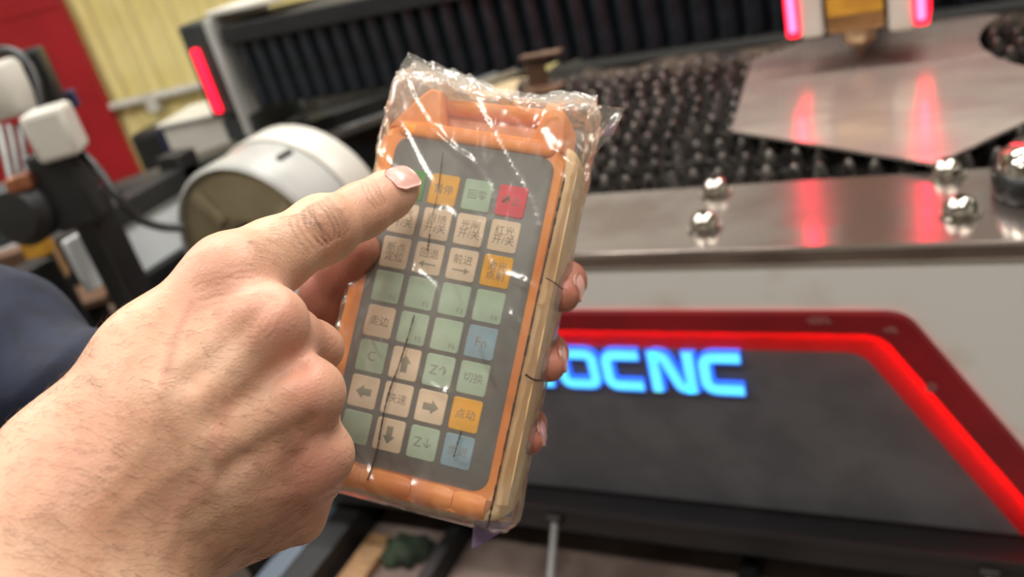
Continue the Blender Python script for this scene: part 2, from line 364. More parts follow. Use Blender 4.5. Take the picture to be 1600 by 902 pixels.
# cut the pocket for the sign into the white panel
fp = [c for c in mc.children if c.name.startswith('front_panel')][0]
bm = bmesh.new(); a = outline(0.002, 0.8645, FY-0.05, 0.50); prism(a, (0, 0.08, 0), bm)
bmesh.ops.translate(bm, verts=bm.verts[:], vec=-Vector(mc.location)); bmesh.ops.recalc_face_normals(bm, faces=bm.faces[:])
cut = link('cutter', mesh_of(bm, 'cutter'), None); cut.location = mc.location
md = fp.modifiers.new('pocket', 'BOOLEAN'); md.operation = 'DIFFERENCE'; md.object = cut; md.solver = 'EXACT'
bpy.context.view_layer.update(); dg = bpy.context.evaluated_depsgraph_get()
nm = bpy.data.meshes.new_from_object(fp.evaluated_get(dg)); fp.modifiers.clear(); fp.data = nm; bpy.data.objects.remove(cut)
# scuffs on the red frame
for (px, py_, w, h) in [(1278, 500, 0.022, 0.010), (1392, 516, 0.012, 0.007), (1455, 605, 0.010, 0.012)]:
    p = py(px, py_, FY-0.0085); bm = bmesh.new(); n = 14; vs = []
    for q in range(n):
        a = 2*math.pi*q/n; rr = 0.6+0.5*random.random(); vs.append(bm.verts.new((p[0]+w*rr*math.cos(a)*0.8, FY-0.0092, p[2]+h*rr*math.sin(a)*0.8)))
    bm.faces.new(vs); put('scuff', bm, m_paint_chip, sg, smooth=None)
# lit letters, built as rounded strokes on the board
LY = FY+0.006
def stroke_poly(pts, w):
    """outline of a flat stroke of width w along pts (list of (x, z)), mitred joins"""
    P = [Vector(p) for p in pts]; L, Rr = [], []
    for q in range(len(P)):
        d1 = (P[q]-P[q-1]).normalized() if q > 0 else (P[1]-P[0]).normalized()
        d2 = (P[q+1]-P[q]).normalized() if q < len(P)-1 else d1
        n1 = Vector((-d1.y, d1.x)); n2 = Vector((-d2.y, d2.x)); nn = (n1+n2); nn = nn/max(0.35, nn.length_squared/2)
        L.append(P[q]+nn*w/2); Rr.append(P[q]-nn*w/2)
    return L, Rr
def letter_mesh(strokes, w, y0, y1):
    bm = bmesh.new()
    for s in strokes:
        L, Rr = stroke_poly(s, w); n = len(L)
        fa = [bm.verts.new((p.x, y0, p.y)) for p in L]; fb = [bm.verts.new((p.x, y0, p.y)) for p in Rr]
        ba = [bm.verts.new((p.x, y1, p.y)) for p in L]; bb = [bm.verts.new((p.x, y1, p.y)) for p in Rr]
        for q in range(n-1):
            bm.faces.new((fa[q], fa[q+1], fb[q+1], fb[q])); bm.faces.new((ba[q], bb[q], bb[q+1], ba[q+1]))
            bm.faces.new((fa[q], ba[q], ba[q+1], fa[q+1])); bm.faces.new((fb[q], fb[q+1], bb[q+1], bb[q]))
        for q in (0, n-1): bm.faces.new((fa[q], fb[q], bb[q], ba[q]))
    return bm
def corner(p, q, r, s=0.35):
    """rounded corner points at q between p and r"""
    p, q, r = Vector(p), Vector(q), Vector(r); a = q+(p-q).normalized()*s; b = q+(r-q).normalized()*s
    return [tuple((1-t)**2*a+2*t*(1-t)*q+t*t*b) for t in (0, 0.25, 0.5, 0.75, 1)]
def rounded(pts, s, closed=False):
    out = []; n = len(pts)
    for k in range(n):
        if not closed and k in (0, n-1): out.append(tuple(pts[k])); continue
        out += corner(pts[k-1], pts[k], pts[(k+1) % n], s)
    if closed: out.append(out[0])
    return out
wL, hL, st = 0.066, 0.068, 0.0195
def G(kind):
    w, h = wL-st, hL-st
    if kind == 'C': return [rounded([(w, h), (0, h), (0, 0), (w, 0)], 0.014)]
    if kind == 'D': return [rounded([(0.0, h*0.5), (0.0, h), (w, h), (w, 0), (0, 0), (0, h*0.5)], 0.012)]
    if kind == 'N': return [[(0, -st*0.35), (0, h+st*0.35)], rounded([(0, h), (w*0.30, h), (w*0.70, 0), (w, 0)], 0.007), [(w, h+st*0.35), (w, -st*0.35)]]
    if kind == 'L': return [rounded([(0, h), (0, 0), (w, 0)], 0.012)]
zb = 0.7365; x0s = {'L': py(795, 610, LY)[0], 'D': py(875, 580, LY)[0]-0.002}
xr = py(1173, 585, LY)[0]; step = (xr-wL-x0s['D'])/3
for k, kind in enumerate('LDCNC'):
    x0 = x0s['D']+(k-1)*step; ss = [[(x0+st/2+p[0], zb+st/2+p[1]) for p in s] for s in G(kind)]
    lr = put('letter_rim', letter_mesh(ss, st, LY-0.004, FY+0.0092), m_letrim, mc, smooth=None); lr['label'] = 'blue glowing rim of a sign letter'
    put('letter_face', letter_mesh(ss, st*0.62, LY-0.0062, LY-0.0042), m_letter, lr, smooth=None)
# lower ledge, pulled-out tray
put('ledge', BX((-1.06, 0.872, 0.488), (0.55, 0.99, 0.538), 0.005), m_black, mc)
put('ledge_lip', BX((-1.06, 0.866, 0.527), (0.55, 0.874, 0.541), 0.002), m_black, mc)
tr = thing('collection_tray', 'dark pulled-out collection tray under the sign panel', 'tray', (-0.4, 0.75, 0.0))
put('tray_floor', BX((-1.04, 0.42, 0.388), (0.52, 0.985, 0.400)), m_tray, tr)
put('tray_side', BX((-1.065, 0.40, 0.30), (-1.02, 0.985, 0.455), 0.004), m_bluegrey, tr)
put('tray_side', BX((0.50, 0.40, 0.30), (0.545, 0.985, 0.455), 0.004), m_bluegrey, tr)
put('inner_wall', BX((-1.02, 0.41, 0.335), (-0.965, 0.985, 0.452), 0.003), m_black, tr)
put('back_wall', BX((-1.02, 0.955, 0.335), (0.50, 0.983, 0.486), 0.003), m_dark, tr)
for x in (-0.775, -0.285): put('divider', BX((x-0.012, 0.42, 0.398), (x+0.012, 0.96, 0.440), 0.002), m_black, tr)
for x in (-1.0, 0.48): put('tray_leg', BX((x-0.02, 0.46, 0.0), (x+0.02, 0.50, 0.332)), m_black, tr)
for x in (-1.0, 0.48): put('tray_leg', BX((x-0.02, 0.90, 0.0), (x+0.02, 0.94, 0.332)), m_black, tr)
for (x, lab) in ((-0.557, 'silver stay rod sloping down from the ledge beside the remote'), (0.016, 'silver stay rod sloping down from the ledge at the right frame edge')):
    rd = thing('stay_rod', lab, 'rod', (x, 0.86, 0.52), 'stay rods of the tray')
    d = Vector((0, -0.73, -0.81)).normalized(); a = Vector((x, 0.866, 0.520))
    put('rod', tube(bmesh.new(), [a, a+d*0.135], 0.0058, 14), m_alu, rd)
    put('pivot', lathe([(0, -0.01), (0.008, -0.01), (0.008, 0.01), (0, 0.01)], a, (1, 0, 0), 16), m_black, rd)
tag(put('wood_strip', BX((-0.95, 0.48, 0.401), (-0.90, 0.88, 0.416), 0.002), m_wood), 'tan wood strip lying in the collection tray', 'wood strip')
bm = bmesh.new(); bmesh.ops.create_icosphere(bm, subdivisions=3, radius=1)
for v in bm.verts:
    n = mnoise.noise(v.co*2.2)*0.5; v.co = Vector((v.co.x*0.045*(1+n), v.co.y*0.035*(1+n), max(0, v.co.z)*0.03*(1+n)))+Vector((-0.865, 0.86, 0.4005))
tag(put('rag', bm, m_green, smooth=0), 'small crumpled green rag in the collection tray', 'rag')

# clamp knob at the right frame edge
kn = thing('clamp_knob', 'black and chrome clamp knob on the steel rail at right edge', 'knob', (0.069, 1.015, 0.95))
put('knob_body', lathe([(0, 0), (0.046, 0), (0.049, 0.006), (0.049, 0.024), (0.044, 0.030), (0, 0.030)], (0.069, 1.015, 0.9505), (0, 0, 1), 40), m_blackplastic, kn)
put('knob_cap', lathe([(0.043, 0), (0.041, 0.012), (0.032, 0.022), (0.016, 0.027), (0, 0.028)], (0.069, 1.015, 0.9800), (0, 0, 1), 40), m_chrome, kn)

# ------------------------------------------------------------------ cutting bed of toothed slats
sb = thing('slat_bed', 'scorched bed of toothed steel slats behind the steel rail', 'cutting bed', (-0.5, 1.9, 0.895))
pitch, th = 0.034, 0.0052
bm = bmesh.new(); nT = 59; x0 = -0.94
box(bm, (x0, -0.003, 0.0), (x0+nT*pitch, 0.003, 0.030))
for q in range(nT):
    xc = x0+(q+0.5)*pitch; hh = 0.0635+random.uniform(-0.003, 0.0015); wob = random.uniform(-0.0015, 0.0015); rings = []
    for (hz, hw, hy) in ((0.022, 0.0160, 0.0044), (0.038, 0.0110, 0.0068), (0.052, 0.0076, 0.0070), (hh-0.004, 0.0058, 0.0056), (hh, 0.0028, 0.0028)):
        rings.append([bm.verts.new((xc+wob*(hz/0.06)+hw*math.cos(a), hy*math.sin(a), hz)) for a in (math.pi/4*k for k in range(8))])
    for A, B in zip(rings[:-1], rings[1:]):
        for s in range(8): bm.faces.new((A[s], A[(s+1) % 8], B[(s+1) % 8], B[s]))
    bm.faces.new(rings[-1])
slat_me = mesh_of(bm, 'slat', 50)
for y in [1.130+q*0.060 for q in range(11)]+[2.16+q*0.060 for q in range(9)]:
    o = link('slat', slat_me, m_slat, sb); o.location = (0.5+random.uniform(0, 0.04), y-1.9, 0.0)
# dust heap and rusty bracket under the gantry
bm = bmesh.new(); n = 60
for q in range(n):
    t = q/(n-1)
vs = {}
for a in range(61):
    for b in range(9):
        x = -0.93+a*0.0225; y = 1.795+b*0.007; h = 0.0 if b in (0, 8) else 0.016*math.sin(math.pi*b/8)*(1+0.8*mnoise.noise((x*9, y*9, 1)))
        vs[a, b] = bm.verts.new((x, y, 0.930+h))
for a in range(60):
    for b in range(8): bm.faces.new((vs[a, b], vs[a+1, b], vs[a+1, b+1], vs[a, b+1]))
r = bmesh.ops.extrude_face_region(bm, geom=bm.faces[:]); 
for v in [g for g in r['geom'] if isinstance(g, bmesh.types.BMVert)]: v.co.z = 0.894
tag(put('dust_ridge', bm, m_dust, smooth=0), 'brown dusty ridge lying across the slats under the bellows', 'dust ridge')['kind'] = 'stuff'
bk = thing('rusty_bracket', 'rusty brown bracket standing on the slats below the bellows', 'bracket', tuple(pz(845, 135, 0.96)))
c = pz(842, 138, 0.96)
put('upright', BX((c[0]-0.022, c[1], 0.96), (c[0]+0.022, c[1]+0.012, 1.035), 0.002), m_rust, bk)
put('foot', BX((c[0]-0.022, c[1]-0.05, 0.958), (c[0]+0.06, c[1]+0.012, 0.966), 0.002), m_rust, bk)
put('arm', BX((c[0]-0.022, c[1]-0.02, 1.027), (c[0]+0.07, c[1]+0.012, 1.035), 0.002), m_rust, bk)

# ------------------------------------------------------------------ steel sheet with a round cut-out
zs = 0.9600; pl = [tuple(pz(*p, zs)) for p in [(1143, 208), (1175, 97), (1262, 66), (1340, 50), (1536, 26)]]
cx, cy, cr = 0.315, 1.60, 0.300
def on_c(a): return (cx+cr*math.cos(a), cy+cr*math.sin(a), zs)
a0 = math.radians(152); a1 = math.radians(248)
arc = [on_c(a0+(a1-a0)*t/18) for t in range(19)]
pl += arc+[(0.30, 1.26, zs), tuple(pz(1600, 195, zs)), tuple(pz(1462, 260, zs))]
tag(put('steel_sheet', prism(pl, (0, 0, 0.004)), m_sheet, smooth=None), 'grey steel sheet with a round cut-out under the laser nozzle', 'metal sheet')

# ------------------------------------------------------------------ gantry with bellows
GY = 1.875
ga = thing('gantry', 'black gantry beam with pleated bellows and red lit end cap', 'gantry', (-0.6, GY+0.1, 0.95))
put('beam', BX((-1.80, GY+0.035, 0.985), (0.9, GY+0.22, 1.14), 0.006), m_black, ga)
put('top_cover', BX((-1.815, GY-0.014, 1.140), (0.9, GY+0.235, 1.190), 0.006), m_black, ga)
bm = bmesh.new(); pp = 0.055
prism([(0.0, 0.030, 0), (0.012, 0.004, 0), (pp*0.5, -0.012, 0), (pp-0.012, 0.004, 0), (pp, 0.030, 0)], (0, 0, 0.183), bm); pl_me = mesh_of(bm, 'pleat', None)
for q in range(48):
    o = link('pleat', pl_me, m_pleat, ga); o.location = (-1.80+q*pp+0.6, -0.1, 0.003+0.004)
cap = put('end_cap', BX((-1.962, GY-0.015, 0.945), (-1.860, GY+0.24, 1.214), 0.010), m_charcoal, ga)
put('light_bar', BX((-1.934, GY-0.026, 0.962), (-1.908, GY-0.012, 1.148), 0.006), m_led, cap)
put('edge_plate', BX((-1.856, GY-0.022, 0.880), (-1.832, GY+0.24, 1.216), 0.005), m_drumgrey, ga)
put('top_plate', BX((-1.856, GY+0.00, 1.218), (-1.60, GY+0.24, 1.234), 0.005), m_whitem, ga)
put('carriage_foot', BX((-1.94, GY-0.01, 0.870), (-1.82, GY+0.22, 0.940), 0.008), m_charcoal, ga)

# ------------------------------------------------------------------ laser head
HX, HY = -0.160, 1.555
hd = thing('laser_head', 'laser cutting head with tan body between two red lit white covers', 'laser cutting head', (HX, HY, 0.964))
put('tip', lathe([(0.0022, 0.0), (0.0035, 0.004), (0.0085, 0.016), (0.009, 0.022), (0, 0.022)], (HX, HY, 0.9665), (0, 0, 1), 24), m_rust, hd)
put('nozzle', lathe([(0.009, 0.0), (0.014, 0.007), (0.023, 0.012), (0.026, 0.016), (0.027, 0.040), (0, 0.040)], (HX, HY, 0.9875), (0, 0, 1), 32), m_silver, hd)
put('body', BX((HX-0.044, HY-0.045, 1.0265), (HX+0.044, HY+0.055, 1.40), 0.006), m_brass, hd)
put('label_band', BX((HX-0.042, HY-0.0475, 1.055), (HX+0.042, HY-0.044, 1.085), 0.001), m_brassy, hd)
for s, zz in ((-1, 1.026), (1, 1.018)):
    cv = put('side_cover', BX((HX+s*0.067-0.019, HY-0.05, zz), (HX+s*0.067+0.019, HY+0.06, 1.42), 0.007), m_whitem, hd)
    xx = HX+s*0.096
    put('light_bar', BX((xx-0.0060, HY-0.056, zz+0.014), (xx+0.0060, HY-0.046, 1.36), 0.004), m_ledhot, cv)
    put('light_housing', BX((xx-0.011, HY-0.050, zz+0.004), (xx+0.011, HY+0.05, 1.40), 0.005), m_led, cv)
put('mount_block', BX((HX-0.06, HY+0.055, 1.05), (HX+0.06, GY-0.02, 1.22), 0.006), m_black, hd)
put('carriage_plate', BX((HX-0.10, GY-0.045, 1.02), (HX+0.10, GY-0.03, 1.42), 0.004), m_black, hd)

# ------------------------------------------------------------------ left background: side beam, chuck, cabinets
zb_ = 0.865; b0 = Vector(pz(160, 306, zb_)); b1 = Vector(pz(640, 138, zb_)); bd_ = (b1-b0).normalized(); bn = Vector((bd_.y, -bd_.x, 0))
sbm = thing('side_beam', 'long dark machine side beam running below the gantry end cap', 'beam', (b0+b1)/2-Vector((0, 0, 0.865)))
mid = (b0+b1)/2; Lb = (b1-b0).length+0.9
put('rail', obox(mid-Vector((0, 0, 0.02))-bn*0.07, bd_, bn, (Lb, 0.11, 0.04), 0.004), m_charcoal, sbm)
put('guide', obox(mid-Vector((0, 0, 0.055))+bn*0.005, bd_, bn, (Lb, 0.03, 0.026), 0.004), m_alu, sbm)
put('web', obox(mid-Vector((0, 0, 0.17))-bn*0.06, bd_, bn, (Lb, 0.10, 0.26), 0.004), m_black, sbm)
for s in (-0.55, 0.0, 0.55): put('post', obox(mid+bd_*s*Lb*0.8-Vector((0, 0, 0.58))-bn*0.06, bd_, bn, (0.09, 0.09, 0.57), 0.004), m_black, sbm)
# white servo cabinet with navy motor, behind the beam
cab = thing('control_cabinet', 'low white control box with a navy end below the conduit', 'cabinet', tuple(pz(390, 225, 0.86)))
c0 = Vector(pd(395, 198, 2.95)); cx0 = c0.copy(); cd_ = Vector((math.cos(math.radians(14)), math.sin(math.radians(14)), 0))
put('housing', obox(c0+cd_*0.16, cd_, (-cd_.y, cd_.x, 0), (0.84, 0.22, 0.16), 0.008), m_whitem, cab)
put('lid', obox(c0+cd_*0.16+Vector((0, 0, 0.087)), cd_, (-cd_.y, cd_.x, 0), (0.86, 0.24, 0.014), 0.004), m_whitem, cab)
put('navy_end', obox(c0-cd_*0.275, cd_, (-cd_.y, cd_.x, 0), (0.03, 0.21, 0.155), 0.006), m_navyp, cab)
put('motor', obox(c0-cd_*0.36-Vector((0, 0, 0.005)), cd_, (-cd_.y, cd_.x, 0), (0.13, 0.15, 0.15), 0.02), m_blackplastic, cab)
put('stand', obox(c0-Vector((0, 0, 0.08+(c0.z-0.08)/2)), cd_, (-cd_.y, cd_.x, 0), (0.46, 0.18, c0.z-0.082)), m_black, cab)
bxp = Vector((-1.34, 2.25, 0)); bt = thing('cardboard_box', 'tan cardboard box standing behind the white chuck drum', 'box', tuple(bxp))
put('carton', BX((bxp.x-0.16, bxp.y-0.22, 0.0), (bxp.x+0.34, bxp.y+0.22, 0.79), 0.004), m_carton, bt)
put('packing_tape', BX((bxp.x-0.17, bxp.y-0.02, 0.785), (bxp.x+0.35, bxp.y+0.02, 0.7912), 0.0), m_wood, bt)
# rotary chuck drum
dc = Vector(py(398, 398, 1.20)); dr = 0.198
ck = thing('rotary_chuck', 'large white rotary chuck drum with an oily beige face plate', 'chuck', (dc.x, dc.y+0.12, 0))
put('drum', lathe([(dr*0.93, 0.004), (dr*0.96, -0.004), (dr, 0.004), (dr, 0.122), (0.05, 0.124)], dc, (0, 1, 0), 72), m_drumgrey, ck)
put('rear_ring', lathe([(0.05, 0.125), (dr*1.02, 0.125), (dr*1.035, 0.132), (dr*1.035, 0.205), (dr*1.02, 0.212), (0.05, 0.212)], dc, (0, 1, 0), 72), m_whitem, ck)
put('face_plate', lathe([(0.064, 0.012), (dr*0.36, 0.012), (dr*0.38, 0.008), (dr*0.94, 0.008)], dc, (0, 1, 0), 72), m_drumface, ck)
put('bore', lathe([(0.065, 0.010), (0.065, 0.06), (0, 0.06)], dc, (0, 1, 0), 40), m_dark, ck)
for a in (35, 125, 215, 305):
    p = dc+Vector((math.cos(math.radians(a))*dr*0.66, 0.002, math.sin(math.radians(a))*dr*0.66))
    put('jaw', obox(p, (math.cos(math.radians(a)), 0, math.sin(math.radians(a))), (0, 1, 0), (dr*0.42, 0.012, 0.03), 0.003), m_drumface, ck)
ha = math.radians(62); p = dc+Vector((math.cos(ha)*dr, 0.085, math.sin(ha)*dr))
put('slot', obox(p, (0, 1, 0), (-math.sin(ha), 0, math.cos(ha)), (0.045, 0.012, 0.012), 0.003), m_dark, ck)
put('pedestal', BX((dc.x-0.16, dc.y+0.03, 0.0), (dc.x+0.16, dc.y+0.19, dc.z-dr*0.93), 0.006), m_whitem, ck)
# frame with white panels in front of the beam
def vface(px, py_, d): return Vector(pd(px, py_, d))
fr_ = thing('chuck_frame', 'black steel frame with two white side panels beside the chuck', 'frame', tuple(Vector(pd(200, 440, 2.0))*1.0))
fr_.location.z = 0
FXp = -1.62
def px_(x, y, X): d = ray(x, y); return CAM+d*(X/d[0])
q0 = px_(105, 368, FXp); q1 = px_(180, 440, FXp); q2 = px_(200, 345, FXp); q3 = px_(300, 400, FXp)
yA, yB, yC, yD, zt, zl = 1.042, 1.112, 1.153, 1.37, 0.912, 0.795
put('side_panel', BX((FXp-0.02, yA, 0.822), (FXp, yB, 0.940), 0.004), m_panelwhite, fr_)
put('side_panel', BX((FXp-0.02, yC, zl), (FXp, yD, zt), 0.004), m_panelwhite, fr_)
put('post', BX((FXp-0.05, yB-0.005, 0.0), (FXp+0.02, yC+0.005, zt+0.12), 0.004), m_black, fr_)
put('post', BX((FXp-0.05, yD, 0.0), (FXp+0.02, yD+0.06, zt+0.08), 0.004), m_black, fr_)
put('post', BX((FXp-0.05, yA-0.12, 0.0), (FXp+0.02, yA-0.05, zt+0.02), 0.004), m_black, fr_)
put('lower_bar', BX((FXp-0.05, yA-0.1, zl-0.16), (FXp+0.02, yD+0.05, zl-0.105), 0.004), m_black, fr_)
put('upper_bar', BX((FXp-0.05, yC, zt), (FXp+0.02, yD+0.05, zt+0.05), 0.004), m_black, fr_)
put('mid_bar', BX((FXp-0.04, yC, zl-0.07), (FXp+0.02, yD+0.05, zl), 0.004), m_black, fr_)
# black head unit with white boxes and tubes at the far left
un = thing('valve_unit', 'black machine column with two white boxes and silver tubes at left edge', 'machine unit', (float(pd(70, 300, 1.55)[0]), float(pd(70, 300, 1.55)[1]), 0))
ux, uy = Vector((0.80, 0.60, 0)), Vector((-0.60, 0.80, 0))
def ub(name, px, py_, d, size, mat, bev=0.008): return put(name, obox(pd(px, py_, d), ux, uy, size, bev), mat, un)
ub('white_box', 86, 206, 1.55, (0.075, 0.08, 0.088), m_whitem, 0.010)
ub('box_base', 95, 236, 1.58, (0.060, 0.07, 0.03), m_blackplastic, 0.004)
put('white_motor', lathe([(0, 0), (0.038, 0), (0.042, 0.005), (0.042, 0.085), (0.036, 0.095), (0, 0.095)], Vector(pd(28, 178, 1.60)), (0, 0, 1), 32), m_whitem, un)
ub('bracket', 62, 140, 1.66, (0.07, 0.05, 0.15), m_blackplastic)
ub('navy_plug', 100, 158, 1.72, (0.05, 0.03, 0.035), m_navyp, 0.004)
ub('column', 108, 288, 1.62, (0.080, 0.10, 0.15), m_black, 0.010)
ub('column_foot', 100, 312, 1.66, (0.12, 0.10, 0.08), m_black, 0.014)
cbm = Vector(pd(150, 345, 1.68)); put('stand', BX((cbm.x-0.03, cbm.y-0.03, 0.0), (cbm.x+0.03, cbm.y+0.03, cbm.z+0.06), 0.004), m_black, un)
put('blower', lathe([(0, 0), (0.05, 0), (0.06, 0.01), (0.062, 0.05), (0.045, 0.07), (0, 0.075)], Vector(pd(58, 322, 1.62)), (0.3, -0.9, 0.1), 32), m_black, un)
for k in range(3):
    put('tube', tube(bmesh.new(), [pd(-2+k*16, 195, 1.56+0.02*k), pd(20+k*14, 295+k*4, 1.56+0.02*k)], 0.0062, 12), m_alu, un)
ub('manifold', 34, 284, 1.55, (0.045, 0.04, 0.026), m_copper, 0.004)
put('hose', tube(bmesh.new(), smooth_path([pd(-20, 92, 1.6), pd(10, 78, 1.6), pd(40, 95, 1.6), pd(58, 130, 1.6), pd(66, 170, 1.6)]), 0.009, 12), m_blackplastic, un)
put('cable', tube(bmesh.new(), smooth_path([pd(118, 232, 1.6), pd(150, 262, 1.58), pd(182, 305, 1.58), pd(215, 340, 1.6), pd(250, 354, 1.62), pd(285, 356, 1.64)]), 0.0085, 12), m_blackplastic, un)
# clutter on the floor behind the sleeve
for k, (px, py_, d, s, mt, nm_, lab, ct) in enumerate([
    (52, 372, 1.9, (0.05, 0.05, 0.08), m_brassy, 'fitting', 'yellow fitting below the black machine column', 'fitting'),
    (20, 408, 2.0, (0.07, 0.06, 0.05), m_rust, 'valve_block', 'rusty valve block low at the left edge', 'block'),
    (78, 400, 2.1, (0.04, 0.04, 0.12), m_wood, 'timber_offcut', 'tan timber offcut leaning below the machine column', 'offcut'),
    (110, 470, 2.3, (0.22, 0.16, 0.02), m_rust, 'scrap_sheet', 'rusty scrap sheet low beside the navy sleeve', 'scrap')]):
    c = Vector(pd(px, py_, d)); t = thing(nm_, lab, ct, (c.x, c.y, 0))
    put('piece', obox(c, ux, uy, s, 0.004), mt, t)
    put('support', BX((c.x-s[0]*0.3, c.y-s[1]*0.3, 0), (c.x+s[0]*0.3, c.y+s[1]*0.3, c.z-s[2]*0.45)), m_dark, t)

# ------------------------------------------------------------------ remote control (its own frame: u right, v up, w out of the keys), metres
def cam_dir(v): return R @ np.array(v, float)
u_c = np.array([0.956, 0.183, -0.230]); u_c /= np.linalg.norm(u_c)
v_c = np.array([0.208, -0.974, 0.089]); v_c -= u_c*(u_c@v_c); v_c /= np.linalg.norm(v_c)
w_c = np.cross(u_c, v_c)
U_, V_, W_ = R@u_c, R@v_c, R@w_c
RO = pd(679.3, 492.3, 0.400)
rm = thing('remote_control', 'orange rubber cased remote control with coloured keys held in the hand', 'remote control', tuple(RO))
rm.matrix_world = Matrix(((U_[0], V_[0], W_[0], RO[0]), (U_[1], V_[1], W_[1], RO[1]), (U_[2], V_[2], W_[2], RO[2]), (0, 0, 0, 1)))
mm = 0.001
def rloc(name, bm, mat, parent=rm, smooth=40):
    o = link(name, mesh_of(bm, name, smooth), mat, parent); return o
def slab(pts, w0, w1, bev=0.0, seg=3):
    bm = prism([(x*mm, y*mm, w0*mm) for x, y in pts], (0, 0, (w1-w0)*mm))
    if bev:
        bmesh.ops.bevel(bm, geom=[e for e in bm.edges if abs(e.verts[0].co.z-e.verts[1].co.z) < 1e-7], offset=bev*mm, segments=seg, affect='EDGES', profile=0.5)
    return bm
bodyp = rrect(-44, -84, 45, 88, 9, 6)
rloc('case', slab(bodyp, -32, 1.2, 4.5, 4), m_rubber)
rloc('side_band', slab(rrect(-45.6, -85.6, 51.0, 89.4, 9.4, 6), -31, -3.2, 5.5, 5), m_rubber_aged)
# raised rim around the keypad: top, bottom and the cracked cushions of the lower lip
rloc('upper_lip', slab(rrect(-37, 80.5, 40, 88.5, 3.5, 4), -2, 3.2, 2.2), m_rubber)
for k, (a, b_) in enumerate(((-41, -18), (-17.6, 7), (7.4, 27), (27.4, 42))):
    rloc('lower_lip_segment', tube(bmesh.new(), [Vector((uu*mm, -0.0790, -0.0030)) for uu in np.linspace(a, b_, 7)], [0.0056, 0.0065, 0.0067, 0.0067, 0.0067, 0.0065, 0.0056], 24), m_rubber)
# handle hoop above the keypad: two gussets, a top bar and a pale recess
rloc('gusset', slab([(-43, 84), (-15, 84), (-20, 105), (-26, 106), (-33, 99)], -26, 1.5, 2.4), m_rubber)
rloc('gusset', slab([(27, 84), (44, 84), (43, 100), (37, 107), (31, 107)], -26, 1.5, 2.4), m_rubber)
rloc('top_bar', slab([(-24, 97), (34, 99), (34, 106), (-24, 104)], -24, -5, 3.0), m_rubber)
rloc('recess_floor', slab([(-22, 84), (32, 84), (33, 103), (-22, 101)], -22, -11), m_recess)
kp = rloc('keypad', slab(rrect(-36.5, -73, 41.2, 80.5, 7, 6), 0.6, 1.8, 0.5, 2), m_keypad)
rows = ['gymr', 'cccc', 'cccy', 'mmmm', 'cmmb', 'mcmm', 'cccy', 'mcmb']
leg = {(0, 1): '暂停', (0, 2): '回零', (0, 3): '停止', (1, 0): '吹气\n开/关', (1, 1): '跟随\n开/关', (1, 2): '光闸\n开/关', (1, 3): '红光\n开/关',
       (2, 0): '断点\n定位', (2, 1): '回退', (2, 2): '前进', (2, 3): '激光\n点射', (3, 0): ' F1', (3, 1): ' F2', (3, 2): ' F3', (3, 3): ' F4',
       (4, 0): '走边', (4, 1): ' F5', (4, 2): ' F6', (4, 3): 'Fn', (5, 0): 'C', (5, 2): 'Z↑', (5, 3): '切换', (6, 1): '快速', (6, 3): '点动', (7, 2): 'Z↓', (7, 3): '步进'}
key_me = {}
def text_mesh(s, size):
    cu = bpy.data.curves.new('legend', 'FONT'); cu.body = s; cu.size = size; cu.align_x = 'CENTER'; cu.align_y = 'CENTER'; cu.resolution_u = 2; cu.space_line = 0.9
    o = bpy.data.objects.new('legend', cu); COL.objects.link(o); bpy.context.view_layer.update()
    me = bpy.data.meshes.new_from_object(o.evaluated_get(bpy.context.evaluated_depsgraph_get())); bpy.data.objects.remove(o); return me
def arrow_mesh(ang, L, hw, sw, hl):
    pts = [(-L/2, -sw), (L/2-hl, -sw), (L/2-hl, -hw), (L/2, 0), (L/2-hl, hw), (L/2-hl, sw), (-L/2, sw)]
    bm = bmesh.new(); ca, sa = math.cos(ang), math.sin(ang)
    bm.faces.new([bm.verts.new(((x*ca-y*sa)*mm, (x*sa+y*ca)*mm, 0)) for x, y in pts]); return mesh_of(bm, 'legend')
arrows = {(2, 1): (math.pi, 8.5, 1.5, 0.35, 2.6, -2.6), (2, 2): (0, 8.5, 1.5, 0.35, 2.6, -2.6), (5, 1): (math.pi/2, 8, 3.0, 1.5, 3.6, 0), (7, 1): (-math.pi/2, 8, 3.0, 1.5, 3.6, 0),
          (6, 0): (math.pi, 7.6, 3.2, 1.6, 3.6, 0), (6, 2): (0, 7.6, 3.2, 1.6, 3.6, 0)}
for r_ in range(8):
    for c_ in range(4):
        t = rows[r_][c_]; x = (c_-1.5)*16.55; y = (3.5-r_)*16.5
        if t not in key_me: key_me[t] = mesh_of(slab(rrect(-6.9, -7.3, 6.9, 7.3, 1.3, 4), 1.6, 2.3, 0.3, 1), 'key', 40); key_me[t].materials.append(m_key[t])
        k = link('key', key_me[t], None, rm); k.location = (x*mm, y*mm, 0)
        if (r_, c_) in leg:
            s = leg[(r_, c_)]; small = s.startswith(' '); size = 0.0034 if small else (0.0062 if s in ('Fn', 'C', 'Z↑', 'Z↓') else 0.0048)
            g = link('legend', text_mesh(s.strip(), size), m_ink if t in 'mb' else m_inkdark, k)
            g.location = (0.0035, -0.0045, 0.00236) if small else (0, (0.0022 if (r_, c_) in arrows else 0), 0.00236)
        if (r_, c_) in arrows:
            a = arrows[(r_, c_)]; g = link('arrow', arrow_mesh(a[0], a[1], a[2], a[3], a[4]), m_ink, k); g.location = (0, a[5]*mm, 0.00236)
# smudge on the red key
bm = bmesh.new(); bm.faces.new([bm.verts.new((x*mm, y*mm, 0.00236)) for x, y in ((-4.6, -0.8), (-3.6, -1.0), (-1.8, 0.4), (-1.2, 1.6), (-2.6, 1.2))])
o = rloc('smudge', bm, m_crease); o.location = (1.5*16.55*mm, 3.5*16.5*mm, 0)

